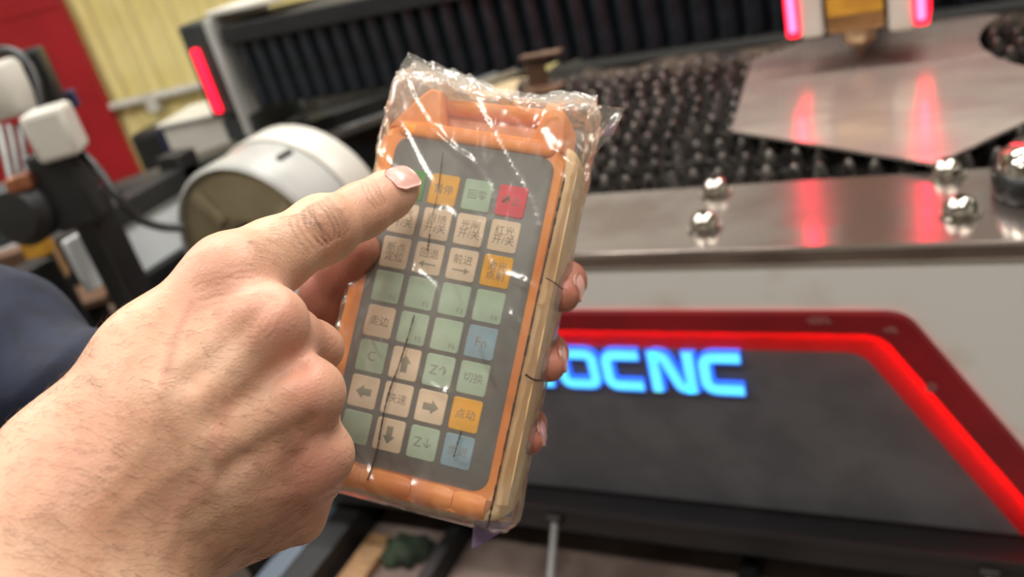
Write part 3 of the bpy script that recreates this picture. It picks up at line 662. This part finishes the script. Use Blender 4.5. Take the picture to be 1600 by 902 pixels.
# ------------------------------------------------------------------ crinkled plastic bag around the remote
bag = thing('plastic_bag', 'crinkled clear plastic bag wrapped tightly around the remote control', 'plastic bag', tuple(RO))
bag.matrix_world = rm.matrix_world.copy()
nv, ns = 190, 168
def prof(v, keys):
    for (a, ya), (b_, yb) in zip(keys[:-1], keys[1:]):
        if v <= b_: t = (v-a)/(b_-a); t = t*t*(3-2*t); return ya+(yb-ya)*max(0, t)
    return keys[-1][1]
def nz(x, y, z, s, seed=0.0): return mnoise.noise(Vector((x*s+seed, y*s+seed*1.7, z*s-seed)))
sec = [(-44.5, 3.2), (46.2, 3.2), (53.2, -8), (53.0, -28), (47, -34.5), (-43, -34.5), (-47.6, -28), (-47.6, -6)]   # film section round case and key face
for _ in range(2): sec = [p for q in range(len(sec)) for p in ((sec[q][0]*0.86+sec[(q+1) % len(sec)][0]*0.14, sec[q][1]*0.86+sec[(q+1) % len(sec)][1]*0.14), (sec[q][0]*0.14+sec[(q+1) % len(sec)][0]*0.86, sec[q][1]*0.14+sec[(q+1) % len(sec)][1]*0.86))]
cum = np.cumsum([0]+[math.hypot(sec[(q+1) % len(sec)][0]-sec[q][0], sec[(q+1) % len(sec)][1]-sec[q][1]) for q in range(len(sec))])
sx = np.interp(np.linspace(0, cum[-1], ns, endpoint=False), cum, [p[0] for p in sec]+[sec[0][0]]); sw = np.interp(np.linspace(0, cum[-1], ns, endpoint=False), cum, [p[1] for p in sec]+[sec[0][1]])
bm = bmesh.new(); grid = []
for a in range(nv+1):
    t = a/nv; v = -90+t*(120+90); row = []
    ku = prof(v, [(-90, 0.93), (-86, 1.0), (84, 1.0), (104, 1.0), (120, 0.94)])
    kw = prof(v, [(-90, 0.45), (-86, 1.04), (-80, 1.10), (-70, 1.0), (84, 1.0), (107, 0.97), (120, 0.06)])
    top = max(0.0, (v-90)/28)
    for s in range(ns):
        x = 3+(sx[s]-3)*ku; w = -15+(sw[s]+15)*kw; fx = (sx[s]-3)/50; fw = (sw[s]+15)/19
        # tight pulls run along the length; short crumples gather towards the mouth
        pull = (1-min(1, abs(nz(x, v*0.30, w, 0.075, 3.0))*4.0))**2*0.9+(1-min(1, abs(nz(x*0.8+v*0.45, v*0.5, w, 0.06, 14.0))*4.5))**2*1.0
        nn = pull+abs(nz(x, v, w, 0.03, 9))*0.7+abs(nz(x, v*0.5, w, 0.22, 5))*0.35; amp = 1.1+2.0*top
        if abs(fw) > 0.72: w += math.copysign(1, fw)*nn*amp*0.8
        if abs(fx) > 0.86: x += math.copysign(1, fx)*nn*amp*0.7
        vv = v+top*(3.0*nz(x, 1, w, 0.06, 2)+1.5*nz(x, 5, w, 0.2, 4))
        vv += top*(-5.0*math.exp(-((x-10)/26)**2)-2.5*max(0, x/48)+2.5*max(0, -x/46))
        row.append(bm.verts.new((x*mm, vv*mm, w*mm)))
    grid.append(row)
for a in range(nv):
    for s in range(ns):
        bm.faces.new((grid[a][s], grid[a][(s+1) % ns], grid[a+1][(s+1) % ns], grid[a+1][s]))
bm.faces.new(grid[0][::-1])
def haze(o, fn):
    at = o.data.attributes.new('haze', 'FLOAT', 'POINT')
    for q, v in enumerate(o.data.vertices): at.data[q].value = fn(v.co/mm)
def film_haze(c):                                    # film gathered in several layers towards the mouth and in the folds is milkier
    t = min(1, max(0, (c.y-82)/26)); return 0.075+0.17*t*t+0.10*max(0, nz(c.x, c.y*0.25, c.z, 0.09, 21))+0.06*(c.x > 50)
haze(rloc('film', bm, m_film, bag, 0), film_haze)
# loose flaps: sealed upper right corner, small violet tail at the bottom, fold on the side
def flap(name, quad, n, m_, mat, amp, seed):
    P = [Vector(p) for p in quad]; bm = bmesh.new(); g = []
    for a in range(n+1):
        rr = []
        for b_ in range(m_+1):
            s, t = a/n, b_/m_; p = P[0]*(1-s)*(1-t)+P[1]*s*(1-t)+P[2]*s*t+P[3]*(1-s)*t
            p = p+Vector((0.3*nz(p.x, p.y, 0, 0.2, seed), 0.8*nz(p.x, p.y, 2, 0.15, seed), (1-2*abs(nz(p.x, p.y*0.5, 0, 0.13, seed)))*amp))*min(1, 4*s)
            rr.append(bm.verts.new(p*mm))
        g.append(rr)
    for a in range(n):
        for b_ in range(m_): bm.faces.new((g[a][b_], g[a+1][b_], g[a+1][b_+1], g[a][b_+1]))
    r = bmesh.ops.solidify(bm, geom=bm.faces[:], thickness=0.00012)
    o = rloc(name, bm, mat, bag, 0); haze(o, lambda c: 0.16); return o
flap('corner_flap', [(47, 112, -12), (66, 112, -10), (63, 99.5, -13), (50, 82, -16)], 14, 14, m_film, 3.0, 1.3)
flap('corner_flap', [(58, 104, -12.3), (64.5, 106, -11.5), (62.5, 99, -12.5), (56, 98, -13)], 8, 8, m_filmtint, 1.6, 6.3)
flap('mouth_fold', [(-48.5, 100, -6), (-45, 125, -9), (-4, 114, -8), (-8, 104, -3)], 14, 18, m_film, 3.5, 4.1)
flap('tail_flap', [(36, -87, -10), (37, -100, -13), (41, -98, -15), (53, -85, -18)], 10, 10, m_filmtint, 1.2, 2.2)
# dark dirty creases in the film: thin ribbons lying on it
def ribbon(pts, wd, jitter=0.25, dash=None, w_off=None):
    P = smooth_path([(x, y, w) for x, y, w in pts], 10); bm = bmesh.new()
    for q in range(len(P)-1):
        if dash and (q % dash == dash-1): continue
        d = (P[q+1]-P[q]).normalized(); n_ = Vector((-d.y, d.x, 0)).normalized()
        a = wd*(0.6+0.8*random.random())
        vs = [P[q]-n_*a/2, P[q]+n_*a/2, P[q+1]+n_*a/2, P[q+1]-n_*a/2]
        bm.faces.new([bm.verts.new(p*mm) for p in vs])
    return rloc('crease', bm, m_crease, bag, None)
ribbon([(-11.4, 75, 5.6), (-9.6, 57, 5.7), (-9.5, 45, 5.8)], 0.4)
ribbon([(-9.0, 36, 5.6), (-8.6, 32, 5.6), (-8.4, 28, 5.6)], 0.6)
ribbon([(-7.6, -2, 5.8), (-8.6, -16, 5.8), (-9.8, -28, 5.8)], 0.6)
ribbon([(-9.8, -28, 5.8), (-11.5, -40, 5.9), (-11.5, -52, 5.9), (-11.0, -66, 5.8), (-12.0, -79, 6.4)], 0.75)
ribbon([(25.6, -48, 5.8), (25.0, -54, 5.8), (24.6, -60, 5.8)], 0.5)
ribbon([(47.4, 72, 5.0), (47.0, 44, 5.2), (46.6, 20, 5.2), (46.4, -10, 5.2), (46.2, -40, 5.2), (46.0, -70, 5.4), (45.6, -87, 3.5)], 0.85)
ribbon([(48.0, 26, 3.0), (51.5, 25, -2), (54.6, 23.5, -9)], 0.6); ribbon([(47.8, -18, 3.0), (51.5, -19.5, -2), (54.6, -19, -9)], 0.8)
ribbon([(-44.5, 4, 3.0), (-46.5, 4.6, -2), (-48.4, 4, -8)], 0.7)

# ------------------------------------------------------------------ hands: signed distance fields in the camera frame, meshed by surface nets
def smin(a, b, k):
    h = np.clip(0.5+0.5*(b-a)/k, 0, 1); return b*(1-h)+a*h-k*h*(1-h)
def cone_sd(P, a, b, r1, r2):
    ab = b-a; L2 = ab@ab; t = np.clip(((P-a)@ab)/L2, 0, 1)
    return np.sqrt((((P-a)-t[..., None]*ab)**2).sum(-1))-(r1+(r2-r1)*t)
class Field:
    def __init__(s, lo, hi, h):
        s.lo = np.array(lo); s.h = h; s.n = np.ceil((np.array(hi)-s.lo)/h).astype(int)+1
        s.ax = [s.lo[q]+h*np.arange(s.n[q]) for q in range(3)]; s.f = np.full(tuple(s.n), 0.05, np.float32)
    def sub(s, pts, m):
        pts = np.array(pts); a = np.maximum(0, np.floor((pts.min(0)-m-s.lo)/s.h).astype(int)); b = np.minimum(s.n, np.ceil((pts.max(0)+m-s.lo)/s.h).astype(int)+1)
        if np.any(b <= a): return None, None
        sl = tuple(slice(a[q], b[q]) for q in range(3)); G_ = np.stack(np.meshgrid(*[s.ax[q][sl[q]] for q in range(3)], indexing='ij'), -1)
        return sl, G_
    def chain(s, joints, k_in, k_out, sub=False):
        """joints: list of (point, radius); a tapering limb blended into the field"""
        pts = [j[0] for j in joints]; m = max(j[1] for j in joints)+0.03; sl, G_ = s.sub(pts, m)
        if sl is None: return
        d = None
        for (a, r1), (b, r2) in zip(joints[:-1], joints[1:]):
            c = cone_sd(G_, a, b, r1, r2); d = c if d is None else smin(d, c, k_in)
        s.f[sl] = smin(s.f[sl], d, k_out)
    def mesh(s):
        f = s.f; S = f < 0; n = f.shape
        acc = np.zeros((n[0]-1, n[1]-1, n[2]-1, 3)); cnt = np.zeros((n[0]-1, n[1]-1, n[2]-1))
        corners = [(a, b, c) for a in (0, 1) for b in (0, 1) for c in (0, 1)]
        cv = {c: f[c[0]:n[0]-1+c[0], c[1]:n[1]-1+c[1], c[2]:n[2]-1+c[2]] for c in corners}
        ins = sum((cv[c] < 0).astype(np.int8) for c in corners); act = (ins > 0) & (ins < 8); idx = np.argwhere(act)
        I = tuple(idx.T); acc = np.zeros((len(idx), 3)); cnt = np.zeros(len(idx))
        for c in corners:
            for ax in range(3):
                if c[ax]: continue
                d = list(c); d[ax] = 1; va = cv[c][I]; vb = cv[tuple(d)][I]; cr = (va < 0) != (vb < 0)
                t = np.where(cr, va/np.where(cr, va-vb, 1), 0); p = np.tile(np.array(c, float), (len(idx), 1)); p[:, ax] += t
                acc += p*cr[:, None]; cnt += cr
        V = s.lo+(idx+acc/cnt[:, None])*s.h
        vid = -np.ones(act.shape, int); vid[I] = np.arange(len(idx)); faces = []
        for ax in range(3):
            sl0 = [slice(None)]*3; sl1 = [slice(None)]*3; sl0[ax] = slice(0, -1); sl1[ax] = slice(1, None)
            A = S[tuple(sl0)]; B = S[tuple(sl1)]; e = np.argwhere(A != B); b1, b2 = (ax+1) % 3, (ax+2) % 3
            ok = (e[:, b1] > 0) & (e[:, b2] > 0) & (e[:, b1] < n[b1]-1) & (e[:, b2] < n[b2]-1); e = e[ok]
            inside = A[tuple(e.T)]
            def cell(o1, o2):
                c = e.copy(); c[:, b1] += o1; c[:, b2] += o2; return vid[tuple(c.T)]
            q = np.stack([cell(-1, -1), cell(0, -1), cell(0, 0), cell(-1, 0)], 1); q[~inside] = q[~inside][:, ::-1]; faces.append(q)
        Fq = np.concatenate(faces); lab = np.arange(len(V))
        while True:
            m_ = lab[Fq].min(1); new = lab.copy()
            for q in range(4): np.minimum.at(new, Fq[:, q], m_)
            new = new[new]
            if np.array_equal(new, lab): break
            lab = new
        keep = lab == np.bincount(lab).argmax(); remap = np.cumsum(keep)-1; Fq = Fq[keep[Fq[:, 0]]]; return V[keep], remap[Fq]
def smooth_verts(V, Fq, it, lam=0.5):
    E_ = np.concatenate([Fq[:, [0, 1]], Fq[:, [1, 2]], Fq[:, [2, 3]], Fq[:, [3, 0]]]); E_ = np.concatenate([E_, E_[:, ::-1]]); n = len(V)
    deg = np.bincount(E_[:, 0], minlength=n).astype(float)
    for _ in range(it):
        m = np.stack([np.bincount(E_[:, 0], weights=V[E_[:, 1], q], minlength=n) for q in range(3)], 1)/np.maximum(deg, 1)[:, None]; V = V+lam*(m-V)
    return V
def vnormals(V, Fq):
    fn = np.cross(V[Fq[:, 2]]-V[Fq[:, 0]], V[Fq[:, 3]]-V[Fq[:, 1]]); N_ = np.zeros_like(V)
    for q in range(4):
        for c in range(3): N_[:, c] += np.bincount(Fq[:, q], weights=fn[:, c], minlength=len(V))
    return N_/np.maximum(np.linalg.norm(N_, axis=1), 1e-12)[:, None]
def subdivide(V, Fq):
    E_ = np.sort(np.concatenate([Fq[:, [0, 1]], Fq[:, [1, 2]], Fq[:, [2, 3]], Fq[:, [3, 0]]]), 1); u, inv = np.unique(E_[:, 0]*(len(V)+1)+E_[:, 1], return_inverse=True)
    ea = u//(len(V)+1); eb = u % (len(V)+1); m = len(Fq); em = (V[ea]+V[eb])/2; fm = V[Fq].mean(1); b = len(V); c = b+len(em)
    e = [inv[q*m:(q+1)*m]+b for q in range(4)]; fc = np.arange(m)+c
    nf = np.concatenate([np.stack([Fq[:, 0], e[0], fc, e[3]], 1), np.stack([Fq[:, 1], e[1], fc, e[0]], 1), np.stack([Fq[:, 2], e[2], fc, e[1]], 1), np.stack([Fq[:, 3], e[3], fc, e[2]], 1)])
    return np.concatenate([V, em, fm]), nf
def np_mesh(name, V, Fq, attrs={}):
    me = bpy.data.meshes.new(name); me.vertices.add(len(V)); me.vertices.foreach_set('co', V.astype(np.float32).ravel())
    me.loops.add(Fq.size); me.loops.foreach_set('vertex_index', Fq.astype(np.int32).ravel()); me.polygons.add(len(Fq))
    me.polygons.foreach_set('loop_start', np.arange(0, Fq.size, 4, dtype=np.int32)); me.update(calc_edges=True); me.validate()
    me.polygons.foreach_set('use_smooth', np.ones(len(me.polygons), bool))
    for k, a in attrs.items():
        at = me.attributes.new(k, 'FLOAT', 'POINT'); at.data.foreach_set('value', a.astype(np.float32))
    return me
def to_world(V): return V@R.T+CAM
def pix(V): return V[:, 0]/V[:, 2]*F+800, V[:, 1]/V[:, 2]*F+451
def seg_d(x, y, pts):
    d = np.full(len(x), 1e9)
    for (ax, ay), (bx, by) in zip(pts[:-1], pts[1:]):
        vx, vy = bx-ax, by-ay; t = np.clip(((x-ax)*vx+(y-ay)*vy)/(vx*vx+vy*vy), 0, 1); d = np.minimum(d, np.hypot(x-ax-t*vx, y-ay-t*vy))
    return d

pe = thing('person', 'person in a navy jacket pointing with one hand and holding the remote', 'person', tuple(pd(-700, 700, 0.5)))
def child_np(name, V, Fq, mat, parent, attrs={}):
    W = to_world(V)-np.array(pe.location); o = link(name, np_mesh(name, W, Fq, attrs), mat, parent); return o

# ---- pointing hand
A_ = cs
f1 = Field((-0.262, -0.062, 0.165), (-0.030, 0.212, 0.405), 0.00135)
f1.chain([(A_(96, 730, 0.288), 0.0190), (A_(240, 560, 0.299), 0.0170), (A_(362, 436, 0.309), 0.0150)], 0.012, 0.014)
f1.chain([(A_(125, 785, 0.276), 0.0195), (A_(275, 640, 0.287), 0.0160), (A_(410, 514, 0.297), 0.0136)], 0.012, 0.014)
f1.chain([(A_(150, 815, 0.280), 0.0200), (A_(320, 715, 0.291), 0.0158), (A_(468, 622, 0.300), 0.0130)], 0.012, 0.014)
f1.chain([(A_(190, 855, 0.290), 0.0190), (A_(350, 775, 0.302), 0.0155), (A_(490, 716, 0.311), 0.0122)], 0.012, 0.013)
f1.chain([(A_(130, 785, 0.305), 0.0220), (A_(320, 560, 0.335), 0.0185)], 0.01, 0.016)              # thenar side
f1.chain([(A_(225, 855, 0.308), 0.0250), (A_(405, 778, 0.330), 0.0192), (A_(450, 745, 0.335), 0.015)], 0.01, 0.016)   # heel of the hand
f1.chain([(A_(105, 745, 0.287), 0.0200), (A_(30, 900, 0.268), 0.0225), (A_(-90, 1160, 0.232), 0.030), (A_(-190, 1400, 0.212), 0.033)], 0.01, 0.018)   # forearm, two bones
f1.chain([(A_(200, 850, 0.290), 0.0225), (A_(150, 1010, 0.270), 0.0260), (A_(40, 1270, 0.235), 0.030), (A_(-60, 1500, 0.218), 0.032)], 0.01, 0.018)
# thumb tucked under the palm
f1.chain([(A_(160, 680, 0.318), 0.0180), (A_(290, 560, 0.345), 0.0150), (A_(390, 560, 0.362), 0.0120), (A_(440, 590, 0.357), 0.0105)], 0.008, 0.010)
# curled fingers
f1.chain([(A_(410, 514, 0.297), 0.0136), (A_(450, 532, 0.315), 0.0116), (A_(480, 547, 0.334), 0.0112)], 0.006, 0.006)
f1.chain([(A_(480, 547, 0.335), 0.0112), (A_(420, 585, 0.352), 0.0100), (A_(395, 620, 0.340), 0.0090)], 0.005, 0.003)
f1.chain([(A_(468, 622, 0.300), 0.0130), (A_(478, 645, 0.318), 0.0112), (A_(480, 658, 0.340), 0.0108)], 0.006, 0.005)
f1.chain([(A_(480, 658, 0.340), 0.0108), (A_(420, 680, 0.354), 0.0098), (A_(396, 700, 0.340), 0.0088)], 0.005, 0.003)
f1.chain([(A_(490, 716, 0.311), 0.0122), (A_(488, 742, 0.324), 0.0106), (A_(478, 765, 0.340), 0.0100)], 0.006, 0.005)
f1.chain([(A_(482, 768, 0.338), 0.0100), (A_(466, 808, 0.334), 0.0096), (A_(420, 812, 0.326), 0.0088)], 0.005, 0.003)
# index finger, extended
f1.chain([(A_(362, 436, 0.309), 0.0150), (A_(425, 402, 0.326), 0.0136), (A_(502, 360, 0.345), 0.0128), (A_(566, 329, 0.3635), 0.0109), (A_(606, 306, 0.3735), 0.0099), (A_(627, 294, 0.3785), 0.0084)], 0.006, 0.009)
# knuckle caps
for (p, r) in ((A_(424, 496, 0.2905), 0.0102), (A_(486, 608, 0.2945), 0.0098), (A_(506, 706, 0.3055), 0.0086), (A_(372, 426, 0.3035), 0.0110), (A_(508, 350, 0.3405), 0.0098), (A_(498, 540, 0.329), 0.0080)):
    f1.chain([(p, r), (p+np.array([0.001, 0.001, 0.002]), r)], 0.004, 0.006)
V, Fq = f1.mesh(); V = smooth_verts(V, Fq, 3); V, Fq = subdivide(V, Fq); V = smooth_verts(V, Fq, 3)
N_ = vnormals(V, Fq); x, y = pix(V); facing = np.clip(-N_[:, 2]*1.5, 0, 1)
disp = np.zeros(len(V)); flush = np.zeros(len(V)); grime = np.zeros(len(V))
# soft dents between the long tendons and knuckles, raised veins
for pts, wd, am in [([(300, 470), (268, 530), (250, 610)], 13, 0.0006), ([(250, 610), (230, 690), (150, 790)], 15, 0.0006), ([(345, 650), (300, 720), (180, 800)], 15, 0.0007),
                    ([(345, 650), (335, 690), (350, 730), (280, 800), (250, 880)], 14, 0.0007), ([(425, 560), (340, 640)], 14, 0.0004), ([(450, 770), (350, 800), (230, 860)], 15, 0.0005),
                    ([(400, 700), (345, 680)], 12, 0.0005), ([(200, 560), (120, 680), (60, 800)], 15, 0.0005)]:
    disp += 0.6*am*np.exp(-(seg_d(x, y, pts)/wd)**2)*facing
for pts, wd, am in [([(462, 568), (420, 588), (340, 655)], 22, 0.0020), ([(490, 664), (430, 690), (350, 740)], 20, 0.0018), ([(420, 466), (385, 505), (300, 590)], 24, 0.0018)]:
    disp -= am*np.exp(-(seg_d(x, y, pts)/wd)**2)*facing
# folds over the index knuckles
def fold(cx, cy, ang, length, n_, gap, depth, bend, wd=2.3, jit=3, tint=0.28):
    global disp, grime
    ca, sa = math.cos(ang), math.sin(ang)
    for q in range(n_):
        o = (q-(n_-1)/2)*gap+random.uniform(-jit, jit)*0.5; pts = []
        for t in np.linspace(-1, 1, 9):
            l = t*length*random.uniform(0.96, 1.04)/2; b_ = bend*(1-t*t)*math.copysign(1, o+0.01)+random.uniform(-jit, jit)*0.4; pts.append((cx+ca*(o+b_)-sa*l, cy+sa*(o+b_)+ca*l))
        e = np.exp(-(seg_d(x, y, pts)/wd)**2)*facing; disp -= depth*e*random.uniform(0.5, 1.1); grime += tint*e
dirx = math.atan2(-150, 285)
fold(510, 346, dirx, 62, 7, 7.5, 0.00052, 6); fold(482, 362, dirx, 60, 4, 10, 0.0003, 4); fold(585, 302, dirx, 44, 4, 6, 0.00032, 2, 1.8)
fold(352, 452, math.radians(75), 95, 6, 10, 0.00016, 5, 2.4, 6, 0.08); fold(420, 500, math.radians(30), 60, 4, 9, 0.00010, 5, 2.4, 6, 0.06)
fold(500, 545, math.radians(50), 50, 4, 6, 0.00022, 3)
# fine all-over relief
W3 = to_world(V)
fine = np.array([mnoise.noise(Vector(p)*160)*0.6+mnoise.noise(Vector(p)*420)*0.4 for p in W3]); disp += fine*0.00009
V = V+N_*disp[:, None]
for (cx, cy, rr, am) in ((440, 500, 60, 0.55), (480, 612, 50, 0.5), (510, 710, 50, 0.5), (350, 430, 70, 0.45), (500, 545, 50, 0.3), (90, 720, 90, 0.25), (470, 770, 70, 0.55), (600, 310, 70, 0.3)):
    flush += am*np.exp(-((x-cx)**2+(y-cy)**2)/rr**2)
flush += 0.35*np.exp(-(seg_d(x, y, [(300, 470), (268, 530), (255, 600)])/8)**2)+0.3*np.exp(-(seg_d(x, y, [(360, 640), (335, 690), (350, 730), (270, 800)])/14)**2)
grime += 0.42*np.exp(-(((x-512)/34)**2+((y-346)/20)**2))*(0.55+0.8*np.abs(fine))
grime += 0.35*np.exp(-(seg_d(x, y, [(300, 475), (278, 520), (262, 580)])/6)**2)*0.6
h1 = child_np('hand', V, Fq, m_skin, pe, {'flush': np.clip(flush, 0, 0.8), 'grime': np.clip(grime, 0, 0.75)}); h1['label'] = 'bare hand pointing at the green key with its index finger'

# nails are patches lying on the fingertips
def nail(Vh, Nh, centre, along, out, length, width, parent, curl=0.0):
    """patch centred at a surface point, following the finger's cross-curve; all camera-frame metres"""
    a = np.array(along, float); a /= np.linalg.norm(a); n = np.array(out, float); n -= a*(a@n); n /= np.linalg.norm(n); b = np.cross(n, a)
    na, nb = 14, 12; g = []; near = Vh[np.linalg.norm(Vh-centre, axis=1) < 0.018]
    vs = []
    for q in range(na+1):
        for s in range(nb+1):
            uu = q/na*2-1; tt = s/nb*2-1
            wfac = (1-max(0, uu-0.55)**2*1.6-max(0, -uu-0.5)**2*1.7); p0 = centre+a*uu*length/2+b*tt*width/2*wfac
            rel = near-p0; lat = np.linalg.norm(rel-np.outer(rel@n, n), axis=1); m = lat < 0.0022
            hgt = (rel@n)[m].max() if m.any() else -0.004
            vs.append([p0, hgt])
    H = np.array([v[1] for v in vs]).reshape(na+1, nb+1)
    for _ in range(6):
        K = np.pad(H, 1, mode='edge'); H = (K[:-2, 1:-1]+K[2:, 1:-1]+K[1:-1, :-2]+K[1:-1, 2:]+2*H)/6
    Vn = np.array([v[0] for v in vs])+np.outer(H.ravel()+0.00025, n)
    idx = np.arange((na+1)*(nb+1)).reshape(na+1, nb+1)
    Q = np.stack([idx[:-1, :-1].ravel(), idx[1:, :-1].ravel(), idx[1:, 1:].ravel(), idx[:-1, 1:].ravel()], 1)
    under = Vn-n*0.0012; k = len(Vn); ring = np.concatenate([idx[0, :], idx[1:, -1], idx[-1, -2::-1], idx[-2:0:-1, 0]]); rn = np.roll(ring, -1)
    Q = np.concatenate([Q, np.stack([ring, ring+k, rn+k, rn], 1)]); return child_np('fingernail', np.concatenate([Vn, under]), Q, m_nail, parent)
cN = A_(628, 284, 0.3715); dI = A_(627, 294, 0.3785)-A_(566, 329, 0.3635)
nail(V, N_, cN, dI, (0.12, -0.52, -0.85), 0.0150, 0.0128, h1)

# hair on the back of the hand
bm = bmesh.new(); cand = np.where((facing > 0.35) & (x > -10) & (x < 545) & (y > 330) & (y < 905))[0]; got = 0
for q in rng.permutation(cand):
    px, py_ = x[q], y[q]
    wgt = 0.9 if (px < 470 and py_ > 600) else (0.55 if py_ > 480 and px < 400 else 0.0)
    if seg_d(np.array([px]), np.array([py_]), [(400, 395), (465, 350)])[0] < 26: wgt = 0.9
    if px > 500 and 560 < py_ < 790: wgt = 0.4
    if px < 140 and py_ < 660: wgt = 1.0
    if random.random() > wgt: continue
    ang = math.radians(-8+30*mnoise.noise(Vector((px*0.01, py_*0.01, 0)))+random.uniform(-28, 28)) if px < 440 else math.radians(random.uniform(-40, 60))
    d = np.array([math.cos(ang), -math.sin(ang)*(1 if px < 240 else 0.6), 0.0]); n = N_[q]; d = d-n*(d@n); d /= np.linalg.norm(d)+1e-9
    L = random.uniform(0.004, 0.0085); p = V[q]; pts = [p-n*0.0003, p+d*L*0.4+n*L*0.16, p+d*L+n*L*0.14]
    pts = [Vector(to_world(c[None])[0])-Vector(pe.location) for c in pts]; tube(bm, pts, [0.000045, 0.00004, 0.000015], 3, False); got += 1
    if got > 1100: break
ho = link('hair', mesh_of(bm, 'hair', 0), m_hair, h1); ho['kind'] = 'stuff'

# ---- holding hand
f2 = Field((-0.36, -0.09, 0.385), (0.055, 0.16, 0.66), 0.0016)
for (mp, pp_, dp, tp, rr) in [((705, 455, 0.478), (852, 442, 0.453), (884, 440, 0.428), (879, 462, 0.410), 1.0), ((680, 540, 0.480), (828, 556, 0.450), (857, 552, 0.426), (858, 572, 0.408), 0.95),
                              ((650, 630, 0.476), (800, 668, 0.446), (826, 664, 0.424), (827, 688, 0.408), 0.86), ((620, 700, 0.470), (700, 735, 0.455), (745, 735, 0.446), (760, 728, 0.440), 0.8)]:
    f2.chain([(A_(430, 560, 0.505), 0.020), (A_(*mp), 0.0135*rr)], 0.01, 0.012)
    f2.chain([(A_(*mp), 0.0132*rr), (A_(*pp_), 0.0102*rr), (A_(*dp), 0.0096*rr), (A_(*tp), 0.0084*rr)], 0.005, 0.004)
f2.chain([(A_(440, 560, 0.495), 0.022), (A_(500, 505, 0.455), 0.0150), (A_(512, 462, 0.436), 0.0132), (A_(540, 420, 0.418), 0.0112), (A_(562, 390, 0.407), 0.0098)], 0.006, 0.010)
f2.chain([(A_(430, 560, 0.505), 0.0240), (A_(300, 585, 0.530), 0.0265), (A_(190, 605, 0.550), 0.026)], 0.01, 0.015)
f2.chain([(A_(430, 610, 0.505), 0.0220), (A_(300, 620, 0.530), 0.0255), (A_(190, 625, 0.550), 0.026)], 0.01, 0.015)
V2, F2 = f2.mesh(); V2 = smooth_verts(V2, F2, 3); V2, F2 = subdivide(V2, F2); V2 = smooth_verts(V2, F2, 2)
N2 = vnormals(V2, F2); x2, y2 = pix(V2); fl2 = np.zeros(len(V2)); gr2 = np.zeros(len(V2))
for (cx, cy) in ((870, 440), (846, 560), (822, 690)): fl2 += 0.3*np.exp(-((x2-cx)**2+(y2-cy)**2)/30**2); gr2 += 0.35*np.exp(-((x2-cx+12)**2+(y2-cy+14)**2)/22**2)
h2 = child_np('hand', V2, F2, m_skin2, pe, {'flush': np.clip(fl2, 0, 1), 'grime': np.clip(gr2, 0, 0.6)}); h2['label'] = 'grimy, shade-toned hand gripping the remote from behind, fingertips at its right side'
for (c, tip, rr) in (((884, 440, 0.428), (879, 462, 0.410), 1.0), ((857, 552, 0.426), (858, 572, 0.408), 0.95), ((826, 664, 0.424), (827, 688, 0.408), 0.86)):
    a = A_(*tip)-A_(*c); cc = A_(*c)*0.30+A_(*tip)*0.70+np.array([0.0088*rr, -0.002, -0.003])
    nail(V2, N2, cc, a, (0.90, -0.05, -0.42), 0.0135*rr, 0.0118*rr, h2)

# ---- jacket: torso and both sleeves, out of frame except the near cuff
f3 = Field((-0.95, -0.33, 0.08), (-0.06, 0.55, 0.85), 0.006)
f3.chain([(A_(225, 618, 0.545), 0.034), (A_(130, 612, 0.562), 0.0330), (A_(60, 604, 0.580), 0.0430), (A_(-20, 560, 0.590), 0.0560), (A_(-320, 480, 0.600), 0.075), (A_(-700, 400, 0.560), 0.085)], 0.02, 0.03)
f3.chain([(A_(-170, 1500, 0.212), 0.056), (A_(-700, 1700, 0.225), 0.064), (A_(-1500, 1000, 0.32), 0.075)], 0.02, 0.03)
f3.chain([(np.array([-0.78, -0.16, 0.50]), 0.11), (np.array([-0.72, 0.30, 0.42]), 0.15)], 0.05, 0.06)
V3, F3 = f3.mesh(); V3, F3 = subdivide(smooth_verts(V3, F3, 2), F3); V3 = smooth_verts(V3, F3, 2); N3 = vnormals(V3, F3)
near_ = (V3[:, 2] > 0.35); D3 = np.array([(1-2*abs(mnoise.noise(Vector((p[0]*16+p[1]*10, p[1]*9-p[0]*6, p[2]*8)))))*0.0055+mnoise.noise(Vector(p)*40)*0.0016 for p in V3])
V3 = V3+N3*D3[:, None]
jk = child_np('jacket', V3, F3, m_jacket, pe); jk['label'] = 'navy work jacket sleeve'

bpy.context.view_layer.update()
